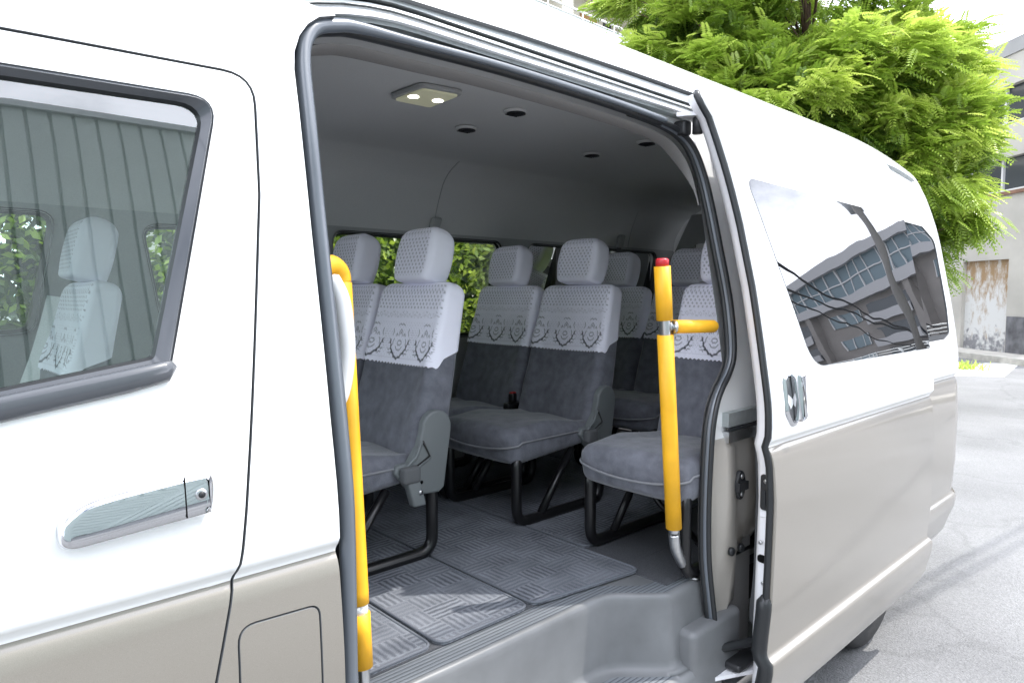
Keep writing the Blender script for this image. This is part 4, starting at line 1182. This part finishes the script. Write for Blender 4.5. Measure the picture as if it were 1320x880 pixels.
g = MB(); g.add([(-300, -300, -.06), (300, -300, -.06), (300, 300, -.06), (-300, 300, -.06)], [(0, 1, 2, 3)], M['asphalt'])
tag(g.build('ground'), 'pale worn asphalt of the street', None, None, 'structure')
ux, uy = 1.41 / 2.178, 1.66 / 2.178       # along the far building
def far(s, d, z): return Vector((20.2 + ux * s - uy * d, 3.29 + uy * s + ux * d, z))   # d>0 towards the camera
pv = MB(); pv.prism([(-14, .02), (-14, 1.0), (10, 1.0), (10, .02)], lambda a, b, d: far(a, b, d - .06), .14, M['concrete'])
tag(pv.build('pavement'), 'narrow concrete pavement along the grey building', None, None, 'structure')
rm = MB(); rm.add([(14.3, 3.3, -.056), (15.4, 2.0, -.056), (18.6, 2.35, -.056), (18.1, 2.9, -.056)], [(0, 1, 2, 3)], M['road_white'])
tag(rm.build('road_marking'), 'worn white paint at the edge of the road', None, None, 'structure')

# ------------------------------------------------------------------ grey building with peeling garage door
M['render'] = simple('grey_render', (.47, .45, .41), .9, noise=.16, nscale=.9, bump=.2)
M['render_dark'] = simple('dark_render', (.33, .33, .33), .9, noise=.12, nscale=1.5)
M['win_dark'] = simple('window_pane', (.05, .06, .07), .08, coat=.5)
M['frame_w'] = simple('window_frame', (.6, .6, .6), .5)
def peel():
    m, nt, b = mat_new('peeling_door_paint')
    tc = N(nt, 'ShaderNodeTexCoord'); mp = N(nt, 'ShaderNodeMapping'); mp.inputs['Scale'].default_value = (2.2, 2.2, 1.0)
    L(nt, tc.outputs['Object'], mp.inputs['Vector'])
    a = N(nt, 'ShaderNodeTexNoise'); a.inputs['Scale'].default_value = 2.2; a.inputs['Detail'].default_value = 8; a.inputs['Roughness'].default_value = .7
    L(nt, mp.outputs[0], a.inputs['Vector'])
    sp = N(nt, 'ShaderNodeSeparateXYZ'); L(nt, tc.outputs['Object'], sp.inputs[0])
    cr = N(nt, 'ShaderNodeValToRGB')
    cr.color_ramp.elements[0].position = .36; cr.color_ramp.elements[0].color = (.32, .21, .11, 1)
    cr.color_ramp.elements[1].position = .54; cr.color_ramp.elements[1].color = (.60, .60, .59, 1)
    # rust mostly in the upper half, soot near the ground
    z = N(nt, 'ShaderNodeMapRange'); z.inputs['From Min'].default_value = .8; z.inputs['From Max'].default_value = 2.4; z.inputs['To Min'].default_value = .1; z.inputs['To Max'].default_value = -.13
    L(nt, sp.outputs['Z'], z.inputs['Value'])
    ad = N(nt, 'ShaderNodeMath', operation='ADD'); L(nt, a.outputs['Fac'], ad.inputs[0]); L(nt, z.outputs['Result'], ad.inputs[1]); L(nt, ad.outputs[0], cr.inputs[0])
    n2 = N(nt, 'ShaderNodeTexNoise'); n2.inputs['Scale'].default_value = 7; n2.inputs['Detail'].default_value = 7; L(nt, tc.outputs['Object'], n2.inputs['Vector'])
    z2 = N(nt, 'ShaderNodeMapRange'); z2.inputs['From Min'].default_value = .25; z2.inputs['From Max'].default_value = 1.0; z2.inputs['To Min'].default_value = .17; z2.inputs['To Max'].default_value = -.2
    L(nt, sp.outputs['Z'], z2.inputs['Value'])
    a2 = N(nt, 'ShaderNodeMath', operation='ADD'); L(nt, n2.outputs['Fac'], a2.inputs[0]); L(nt, z2.outputs['Result'], a2.inputs[1])
    c2 = N(nt, 'ShaderNodeMapRange'); c2.inputs['From Min'].default_value = .52; c2.inputs['From Max'].default_value = .70; L(nt, a2.outputs[0], c2.inputs['Value'])
    mx = N(nt, 'ShaderNodeMix', data_type='RGBA'); L(nt, c2.outputs['Result'], mx.inputs['Factor']); L(nt, cr.outputs[0], mx.inputs['A']); mx.inputs['B'].default_value = (.22, .22, .235, 1)
    L(nt, mx.outputs['Result'], b.inputs['Base Color']); b.inputs['Roughness'].default_value = .7
    return m
gb = empty('grey_building', tuple(far(0, 0, 0)))
tag(gb, 'grey rendered building with band windows and a rusty garage door across the street', 'building')
gbl = Vector(gb.location)
def F(s, d, z): return far(s, d, z) - gbl
def fbox(mb, s0, s1, d0, d1, z0, z1, mat):
    mb.add([F(s, d, z) for z in (z0, z1) for d in (d0, d1) for s in (s0, s1)], [(0, 2, 3, 1), (4, 5, 7, 6), (0, 1, 5, 4), (2, 6, 7, 3), (0, 4, 6, 2), (1, 3, 7, 5)], mat)
w = MB()
G0, G1, GT = -.50, 1.05, 2.32           # garage opening
fbox(w, G1, 30, -.3, 0, 0, 3.95, M['render']); fbox(w, -2.2, G0, -.3, 0, 0, 3.95, M['render']); fbox(w, G0, G1, -.3, 0, GT, 3.95, M['render'])
fbox(w, -2.2, 30, -.3, 0, 4.75, 5.55, M['render']); fbox(w, -2.2, 30, -.3, 0, 6.45, 7.15, M['render']); fbox(w, -2.2, 30, -.32, .03, 7.153, 7.5, M['render_dark'])
fbox(w, -2.2, 30, -8, -.35, 0, 7.3, M['render_dark'])
w.build('wall', gb)
for z0, z1 in ((3.95, 4.75), (5.55, 6.45)):
    b_ = MB(); fbox(b_, -2.2, 30, -.22, -.16, z0, z1, M['win_dark'])
    bo = b_.build('window_band', gb)
    b_ = MB()
    for s in [-2.15 + i * 1.05 for i in range(30)]: fbox(b_, s, s + .06, -.16, -.10, z0, z1, M['frame_w'])
    fbox(b_, -2.2, 30, -.159, -.09, z0, z0 + .05, M['frame_w'])
    b_.build('window_frame', bo)
sg = MB(); fbox(sg, -2.2, 30, 0, .06, 3.85, 3.93, simple('rust_ledge', (.22, .12, .08), .8, noise=.2, nscale=3)); sg.build('ledge', gb)
gd = MB(); fbox(gd, G0 + .002, G1 - .002, -.14, -.10, .02, GT - .002, peel()); gd.build('garage_door', gb)
gr_ = MB(); fbox(gr_, G0 - .9, G0 - .05, .003, .03, .02, .95, simple('sooty_base', (.12, .12, .13), .8, noise=.5, nscale=4)); gr_.build('wall_base', gb)

# ------------------------------------------------------------------ cream apartment block behind the van
M['cream'] = simple('cream_wall', (.62, .60, .52), .9, noise=.06, nscale=1)
M['rail_w'] = simple('balcony_rail', (.75, .77, .76), .4, metal=.3)
M['door_br'] = simple('brown_door', (.42, .24, .09), .6, noise=.1, nscale=3)
ap = empty('apartment_block', (13, 13, 1.05)); tag(ap, 'cream apartment block with white balcony rails above the van roof', 'apartment block')
ap.rotation_euler[2] = 0
w = MB()
w.box(-9, 9, 1.6, 9, -1.1, 15, M['cream'])
for fz in (2.4, 5.0, 7.6, 10.2, 12.8):
    w.box(-9, 9, .0, 1.599, fz, fz + .18, M['cream'])
for x in (-5.5, -1.6, 2.4, 6.2): w.box(x, x + .5, .35, 1.598, -1.1, 15, M['cream'])
w.build('wall', ap)
for fz in (2.58, 5.18, 7.78, 10.38):
    r_ = MB()
    r_.tube([(-9, .06, fz + 1.1), (9, .06, fz + 1.1)], .035, M['rail_w'], 8); r_.tube([(-9, .06, fz + .92), (9, .06, fz + .92)], .02, M['rail_w'], 8); r_.tube([(-9, .06, fz + .12), (9, .06, fz + .12)], .02, M['rail_w'], 8)
    for i in range(13): r_.tube([(-9 + 1.5 * i, .06, fz), (-9 + 1.5 * i, .06, fz + 1.1)], .022, M['rail_w'], 6)
    r_.add([(-9, .07, fz + .14), (9, .07, fz + .14), (9, .07, fz + .9), (-9, .07, fz + .9)], [(0, 1, 2, 3)], simple('rail_panel', (.55, .6, .58), .3))
    r_.build('balcony_rail', ap)
    for x in (-7.5, -3.6, .2, 4.6):
        d = MB(); d.box(x, x + .85, 1.56, 1.597, fz, fz + 2.0, M['door_br']); d.build('door', ap)
        d = MB(); d.box(x + 1.2, x + 2.0, 1.565, 1.597, fz + .9, fz + 2.0, M['win_dark']); d.build('window', ap)

# ------------------------------------------------------------------ foliage
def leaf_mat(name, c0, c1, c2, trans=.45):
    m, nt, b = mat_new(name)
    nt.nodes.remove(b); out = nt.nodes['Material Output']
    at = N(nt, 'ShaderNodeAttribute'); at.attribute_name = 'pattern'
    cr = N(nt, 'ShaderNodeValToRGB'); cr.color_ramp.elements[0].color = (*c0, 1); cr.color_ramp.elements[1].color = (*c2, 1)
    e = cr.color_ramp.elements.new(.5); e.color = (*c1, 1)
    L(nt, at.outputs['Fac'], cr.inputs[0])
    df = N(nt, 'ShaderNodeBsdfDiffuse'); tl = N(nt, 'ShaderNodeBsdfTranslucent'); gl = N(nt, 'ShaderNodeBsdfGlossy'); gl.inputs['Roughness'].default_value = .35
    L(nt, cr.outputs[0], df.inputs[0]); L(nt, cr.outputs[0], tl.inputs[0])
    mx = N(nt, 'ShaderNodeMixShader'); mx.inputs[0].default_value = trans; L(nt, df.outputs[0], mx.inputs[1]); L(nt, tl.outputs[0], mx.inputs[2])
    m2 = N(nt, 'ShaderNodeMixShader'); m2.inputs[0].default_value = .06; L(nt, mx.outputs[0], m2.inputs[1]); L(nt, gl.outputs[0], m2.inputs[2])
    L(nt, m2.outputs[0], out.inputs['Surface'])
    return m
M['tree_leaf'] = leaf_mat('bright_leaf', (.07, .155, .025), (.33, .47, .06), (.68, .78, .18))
M['hedge_leaf'] = leaf_mat('hedge_leaf', (.06, .13, .015), (.30, .42, .04), (.66, .70, .14))
M['bark'] = simple('bark', (.12, .075, .05), .9, noise=.3, nscale=14, bump=.8)
M['twig'] = simple('twig', (.10, .07, .04), .9)

def frond(mb, base, dirv, upv, length, npair, lw, ll, shade, mat):
    """feathery compound leaf: a drooping rachis with paired leaflets"""
    b = len(mb.v); i_m = mb.mi(mat)
    d = dirv.normalized(); s = d.cross(upv)
    if s.length < 1e-4: s = Vector((1, 0, 0))
    s.normalize(); u = s.cross(d)
    for i in range(npair):
        t = (i + .6) / npair
        c = base + d * (length * t) - Vector((0, 0, 1)) * (length * .28 * t * t)
        l = ll * (1 - .55 * abs(t - .4) * 1.3)
        for sg in (-1, 1):
            o = (s * sg * .85 + d * .5 - u * .18).normalized()
            q = d * lw * .5
            k = len(mb.v)
            mb.v += [tuple(c), tuple(c + o * l * .5 + q), tuple(c + o * l - u * l * .12), tuple(c + o * l * .5 - q)]
            mb.f.append([k, k + 1, k + 2, k + 3]); mb.m.append(i_m); mb.sm.append(False)
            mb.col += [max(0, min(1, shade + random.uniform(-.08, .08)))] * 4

def tree(loc, label, blobs, n, flen, npair, lw, ll, trunk_h, r0, limbs, mat, name='street_tree', clusters=220):
    rng = random
    t = empty(name, loc); tag(t, label, 'tree')
    tm = MB(); tm.tube([(0, 0, 0), (.05, .02, trunk_h * .4), (-.03, .05, trunk_h * .75), (.02, 0, trunk_h)], [r0, r0 * .8, r0 * .55, r0 * .15], M['bark'], 12)
    for c, r in blobs[:limbs]:
        h = min(trunk_h * .9, max(.6, c[2] * .75)); e = Vector(c)
        a = Vector((0, 0, h)); tm.tube([a, a.lerp(e, .5) + Vector((0, 0, -.1)), e], [r0 * .4, r0 * .2, r0 * .06], M['bark'], 8)
    tm.build('trunk', t)
    cm = MB(); cm.col = []
    tot = sum(r[0] * r[1] * r[2] for c, r in blobs) ** 1
    wts = [(r[0] * r[1] + r[1] * r[2] + r[0] * r[2]) for c, r in blobs]
    cl = []
    brm = MB()
    for _ in range(clusters):
        c, r = rng.choices(blobs, wts)[0]
        v = Vector((rng.gauss(0, 1), rng.gauss(0, 1), rng.gauss(0, 1))).normalized()
        k = rng.uniform(.5, 1.02) if rng.random() < .8 else rng.uniform(1.0, 1.22)
        cl.append((Vector((c[0] + v.x * r[0] * k, c[1] + v.y * r[1] * k, c[2] + v.z * r[2] * k)), v, rng.choice((rng.uniform(-.2, .2), rng.uniform(-.26, .3))), k))
        if _ % 4 == 0:
            e = cl[-1][0]; a = Vector((0, 0, max(.8, min(trunk_h * .92, e.z * .8)))); md = a.lerp(e, .55) + Vector((rng.gauss(0, .12), rng.gauss(0, .12), -.12)); brm.tube([a, md, e], [.035, .02, .006], M['bark'], 5)
    for _ in range(n):
        p, v, sh, k = rng.choice(cl)
        o = Vector((rng.gauss(0, .15), rng.gauss(0, .15), rng.gauss(0, .085)))
        q = p + o
        out = (v * .9 + Vector((rng.gauss(0, .5), rng.gauss(0, .5), rng.gauss(-.05, .3)))).normalized()
        shade = .55 + sh + .9 * o.z + (k - .85) * .55 + .12 * v.z  # upper and outer leaves coloured lighter, inner ones darker: shading painted in
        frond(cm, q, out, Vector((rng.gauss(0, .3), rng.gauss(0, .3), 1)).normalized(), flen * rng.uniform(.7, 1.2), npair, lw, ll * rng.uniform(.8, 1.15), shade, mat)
    brm.build('branches', t)
    cm.build('crown', t)
    return t
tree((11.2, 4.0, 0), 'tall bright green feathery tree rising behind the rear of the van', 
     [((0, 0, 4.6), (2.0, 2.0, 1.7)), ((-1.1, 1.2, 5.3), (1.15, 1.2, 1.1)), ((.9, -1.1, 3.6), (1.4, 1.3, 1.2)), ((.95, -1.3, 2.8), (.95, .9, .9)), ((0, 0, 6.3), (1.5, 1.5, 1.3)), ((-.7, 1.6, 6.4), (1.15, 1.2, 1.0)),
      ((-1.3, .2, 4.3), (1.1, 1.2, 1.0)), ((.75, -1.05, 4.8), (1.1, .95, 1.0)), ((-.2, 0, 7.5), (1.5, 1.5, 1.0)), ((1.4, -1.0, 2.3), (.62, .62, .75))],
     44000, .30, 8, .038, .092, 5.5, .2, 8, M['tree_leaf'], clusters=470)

def hedge(name, label, cat, x0, x1, y0, y1, h, n, leaf, mat, z0=.0):
    t = empty(name, ((x0 + x1) / 2, (y0 + y1) / 2, 0)); tag(t, label, cat); L0 = Vector(t.location)
    cm = MB(); cm.col = []; im = cm.mi(mat)
    bumps = [(random.uniform(x0, x1), random.uniform(z0, h), random.uniform(.25, .6), random.uniform(-.3, .35)) for _ in range(int((x1 - x0) * 9))]
    for _ in range(n):
        x = random.uniform(x0, x1); z = random.uniform(z0, h); d = random.random() ** 2.2
        f = 0
        for bx, bz, br, ba in bumps:
            q = ((x - bx) ** 2 + (z - bz) ** 2) / br ** 2
            if q < 4: f += ba * math.exp(-q)
        y = y0 - f * .5 + d * (y1 - y0)
        c = Vector((x, y, z + .15 * f)) - L0
        a = Vector((random.gauss(0, 1), random.gauss(-.3, 1), random.gauss(-.2, .8))).normalized(); b = a.cross(Vector((random.gauss(0, 1), random.gauss(0, 1), random.gauss(0, 1)))).normalized()
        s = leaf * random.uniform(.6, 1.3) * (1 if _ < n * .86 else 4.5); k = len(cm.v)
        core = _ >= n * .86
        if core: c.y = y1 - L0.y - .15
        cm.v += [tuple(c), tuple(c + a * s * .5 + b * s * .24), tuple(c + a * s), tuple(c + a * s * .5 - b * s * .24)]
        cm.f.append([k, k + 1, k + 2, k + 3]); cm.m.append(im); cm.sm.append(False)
        cm.col += [.02 if core else max(0, min(1, .36 + f * .8 - d * .55 + random.uniform(-.22, .3)))] * 4  # deeper leaves coloured darker, core darkest: inner shade put into the colour
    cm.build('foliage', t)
    st_ = MB()
    for i in range(int((x1 - x0) * 1.6)):
        x = random.uniform(x0, x1); yy = random.uniform(y0 + .15, y1)
        st_.tube([Vector((x, yy, 0)) - L0, Vector((x + random.gauss(0, .1), yy, h * .5)) - L0, Vector((x + random.gauss(0, .25), yy, h * .95)) - L0], [.03, .02, .006], M['twig'], 5)
    st_.build('stems', t)
    return t
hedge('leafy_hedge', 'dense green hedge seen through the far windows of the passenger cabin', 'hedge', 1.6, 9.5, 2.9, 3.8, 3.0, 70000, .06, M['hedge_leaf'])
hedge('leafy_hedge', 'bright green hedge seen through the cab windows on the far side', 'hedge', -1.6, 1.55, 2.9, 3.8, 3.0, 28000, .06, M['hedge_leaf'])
# weeds at the road edge
wd = MB(); wd.col = []; im = wd.mi(M['tree_leaf'])
for i in range(160):
    a = random.uniform(0, 2 * pi); l = random.uniform(.12, .30); d = Vector((cos(a) * .5, sin(a) * .5, random.uniform(.5, 1.4))).normalized(); s = d.cross(Vector((0, 0, 1))).normalized() * .012
    o = Vector((random.gauss(0, .14), random.gauss(0, .25), 0)); k = len(wd.v)
    wd.v += [tuple(o - s), tuple(o + s), tuple(o + d * l * .6 + s * 1.4), tuple(o + d * l - Vector((0, 0, .05)))]
    wd.f.append([k, k + 1, k + 2, k + 3]); wd.m.append(im); wd.sm.append(False); wd.col += [random.uniform(.5, .95)] * 4
wo = wd.build('weed_clump', None, (16.4, 3.05, -.06)); tag(wo, 'small yellow green weed clump at the edge of the road', 'weed', None, 'stuff')

# ------------------------------------------------------------------ things the windows reflect
M['corr'] = simple('corrugated_sheet', (.46, .53, .50), .6, noise=.06, nscale=1.5)
cw = MB(); vs = []; n = int(24 / .28)
for i in range(n + 1):
    x = -18 + i * .28
    for dx, dy in ((0, 0), (.232, 0), (.24, .06), (.272, .06)):
        vs += [(x + dx, -8.5 - dy, 0), (x + dx, -8.5 - dy, 7.7)]
cw.add(vs, [(2 * i, 2 * i + 2, 2 * i + 3, 2 * i + 1) for i in range(len(vs) // 2 - 1)], M['corr'])
cw.box(-18, 6, -16, -8.6, 0, 7.6, M['corr'])
cw.box(-18, 6.3, -8.75, -8.42, 7.6, 7.72, M['alu'])
co = cw.build('corrugated_shed'); tag(co, 'tall grey green corrugated metal shed mirrored in the front door window', 'shed')

M['ab_wall'] = simple('brown_grey_tile', (.27, .25, .235), .85, noise=.08, nscale=.8)
M['ab_band'] = simple('pale_band', (.45, .45, .46), .8)
M['ab_glass'] = simple('blue_glass', (.16, .22, .25), .1)
ab = empty('apartment_building', (60, -26, 0), rz=radians(-70)); tag(ab, 'brown apartment building with a glazed top storey mirrored in the sliding door window', 'apartment building')
w = MB()  # local: x along facade, y>0 away from the van (after rotation), front at y=0
w.box(-34, 34, .6, 14, 0, 13.0, M['ab_wall'])
w.box(-34, 34, -.5, 14, 13.0, 13.9, M['ab_band']); w.box(-34, 34, -.3, .597, 9.6, 10.5, M['ab_band'])
for i in range(7): w.box(-32.7 + i * 10, -32.2 + i * 10, -.15, .596, 0, 9.6, M['ab_wall'])
w.build('wall', ab)
gbm = MB(); gbm.box(-33, 33, .2, .4, 10.5, 13.0, M['ab_glass']); go = gbm.build('glazed_storey', ab)
w = MB()
for i in range(64): w.box(-33 + i * 1.04, -32.92 + i * 1.04, .1, .199, 10.5, 13.0, M['frame_w'])
w.box(-33, 33, .08, .198, 11.7, 11.8, M['frame_w']); w.build('mullions', go)
for fz in (1.9, 4.5, 7.1):
    for i in range(13):
        x0 = -32 + i * 5.0
        w = MB()
        if i % 2 == 0:
            w.box(x0, x0 + 3.9, .45, .598, fz, fz + 1.9, M['win_dark']); wo_ = w.build('window', ab)
            w = MB(); w.box(x0 - .1, x0 + 4.0, -.3, -.18, fz - .2, fz + .75, M['ab_band']); w.build('balcony', wo_)
        else:
            w.box(x0, x0 + 2.9, .5, .598, fz + .5, fz + 1.8, M['ab_glass']); wo_ = w.build('window', ab)
            w = MB()
            for j in range(4): w.box(x0 + j * .94, x0 + .09 + j * .94, .42, .499, fz + .5, fz + 1.8, M['frame_w'])
            w.build('window_frame', wo_)
rwl = MB(); cc = Vector((0, 0, 0))
for i in range(1): rwl.box(-40, 40, -1.2, 0, 0, 2.2, M['render_dark'])
rt = rwl.build('retaining_wall', None, (52, -22, 0)); rt.rotation_euler[2] = radians(-70); tag(rt, 'grey retaining wall carrying a white railing, mirrored in the sliding door window', 'wall')
rl_ = MB()
for z in (2.5, 2.9, 3.2): rl_.tube([(-40, -.6, z), (40, -.6, z)], .05, M['rail_w'], 6)
for i in range(41): rl_.tube([(-40 + 2 * i, -.6, 2.2), (-40 + 2 * i, -.6, 3.2)], .05, M['rail_w'], 6)
rl_.build('railing', rt)
up = empty('utility_pole', (18, -4.6, 0)); tag(up, 'grey concrete utility pole with a transformer mirrored in the sliding door window', 'utility pole')
w = MB(); w.tube([(0, 0, 0), (-.05, .3, 4), (-.1, .7, 8.6)], [.13, .11, .085], simple('pole_concrete', (.22, .21, .2), .8), 14); w.build('pole', up)
w = MB()
for z, l in ((8.3, .9), (7.6, .7), (6.9, .6)): w.box(-.1 - l, -.1 + l, .5, .6, z, z + .1, M['render_dark'])
w.build('crossarm', up)
w = MB(); w.tube([(.3, .35, 6.1), (.3, .35, 6.7)], .17, simple('transformer', (.3, .31, .32), .5), 16); w.build('transformer', up)
M['cable'] = simple('cable_black', (.02, .02, .02), .6)
for (z, dy, sag, lab) in ((8.3, 0, .5, 'black overhead cable, highest of three from the transformer pole'), (7.5, .35, .7, 'black overhead cable in the middle of three from the transformer pole'), (6.8, -.3, .9, 'thick black overhead cable, lowest of three from the transformer pole')):
    w = MB(); P = []
    for i in range(25):
        t = i / 24; P.append((18 - 36 * t, -4.0 + dy + 5.0 * t, z - sag * 4 * t * (1 - t)))
    w.tube(P, .016 if z > 7 else .024, M['cable'], 6); tag(w.build('overhead_cable'), lab, 'cable', 'overhead cables on the transformer pole')
up2 = empty('utility_pole', (16.3, -9.6, 0)); tag(up2, 'taller concrete utility pole beside the metal shed carrying the reflected cables', 'utility pole')
w = MB(); w.tube([(0, 0, -.06), (0, 0, 6), (0, 0, 11.6)], [.2, .17, .12], M['render_dark'], 14); w.build('pole', up2)
w = MB(); w.box(-.06, .06, -1.0, 1.0, 11.1, 11.22, M['render_dark']); w.box(-.06, .06, -.8, .8, 10.2, 10.32, M['render_dark']); w.build('crossarm', up2)
for (ya, y0_, za, zb, r, lab) in ((-12, -9.2, 3.6, 11.2, .06, 'thick black cable from the taller pole, uppermost in the window reflection'), (-12.6, -9.9, 2.6, 10.3, .04, 'black cable from the taller pole, middle one in the window reflection'), (-11, -9.5, 2.9, 9.4, .05, 'black cable from the taller pole, lowest in the window reflection')):
    w = MB(); w.tube([(45 - 28.7 * i / 20, ya + (y0_ - ya) * i / 20, za + (zb - za) * i / 20 - .9 * 4 * (i / 20) * (1 - i / 20)) for i in range(21)], r, M['cable'], 6)
    tag(w.build('overhead_cable'), lab, 'cable', 'cables from the taller pole')
# distant cable sleeves above the grey building
w = MB()
P0 = Vector((23.5, 7.6, 10.9)); P1 = Vector((20.5, 3.0, 9.2))
w.tube([P0 - (P1 - P0) * 1.5, P0, P1, P1 + (P1 - P0) * 1.5], .006, M['cable'], 5)
wc = w.build('overhead_cable'); tag(wc, 'thin cable with dark sleeves crossing the sky above the grey building', 'cable')
for t in (.12, .42, .45, .78):
    a = P0.lerp(P1, t); b = P0.lerp(P1, t + .045); w = MB(); w.tube([a, b], .045, M['cable'], 8); w.build('cable_sleeve', wc)

# ------------------------------------------------------------------ light, sky, camera
SUN = Vector((.5, -.33, 1)).normalized()
sun = bpy.data.lights.new('sun', 'SUN'); sun.energy = 5.0; sun.angle = radians(.53); sun.color = (1, .965, .91)
so = link('sun', sun); so.rotation_euler = (-SUN).to_track_quat('-Z', 'Y').to_euler()
wld = bpy.data.worlds.new('World'); scene.world = wld; wld.use_nodes = True
nt = wld.node_tree; bg = nt.nodes['Background']
sky = N(nt, 'ShaderNodeTexSky'); sky.sky_type = 'NISHITA'; sky.sun_disc = False
sky.sun_elevation = math.asin(SUN.z); sky.sun_rotation = math.atan2(SUN.x, SUN.y); sky.dust_density = 2.5; sky.air_density = 1.0
tc = N(nt, 'ShaderNodeTexCoord'); nz = N(nt, 'ShaderNodeTexNoise'); nz.inputs['Scale'].default_value = 3.2; nz.inputs['Detail'].default_value = 8; nz.inputs['Roughness'].default_value = .58
L(nt, tc.outputs['Generated'], nz.inputs['Vector'])
mr = N(nt, 'ShaderNodeMapRange'); mr.inputs['From Min'].default_value = .34; mr.inputs['From Max'].default_value = .60; L(nt, nz.outputs['Fac'], mr.inputs['Value'])
mx = N(nt, 'ShaderNodeMix', data_type='RGBA'); L(nt, mr.outputs['Result'], mx.inputs['Factor']); L(nt, sky.outputs[0], mx.inputs['A']); mx.inputs['B'].default_value = (34, 35.4, 39.5, 1)
L(nt, mx.outputs['Result'], bg.inputs['Color']); bg.inputs['Strength'].default_value = .15

cam = bpy.data.cameras.new('camera'); cam.sensor_width = 36; cam.lens = 24.0; cam.clip_end = 2000; cam.clip_start = .05
co = link('camera', cam, None, (0, -1.03, 1.5))
T, P = radians(47.1), radians(4.03)
fw = Vector((cos(T) * cos(P), sin(T) * cos(P), -sin(P)))
co.rotation_euler = fw.to_track_quat('-Z', 'Y').to_euler()
scene.camera = co
scene.view_settings.view_transform = 'Standard'; scene.view_settings.look = 'None'; scene.view_settings.exposure = 0
scene.render.engine = 'CYCLES'
scene.cycles.use_denoising = True
scene.cycles.max_bounces = 10; scene.cycles.diffuse_bounces = 5; scene.cycles.transparent_max_bounces = 12
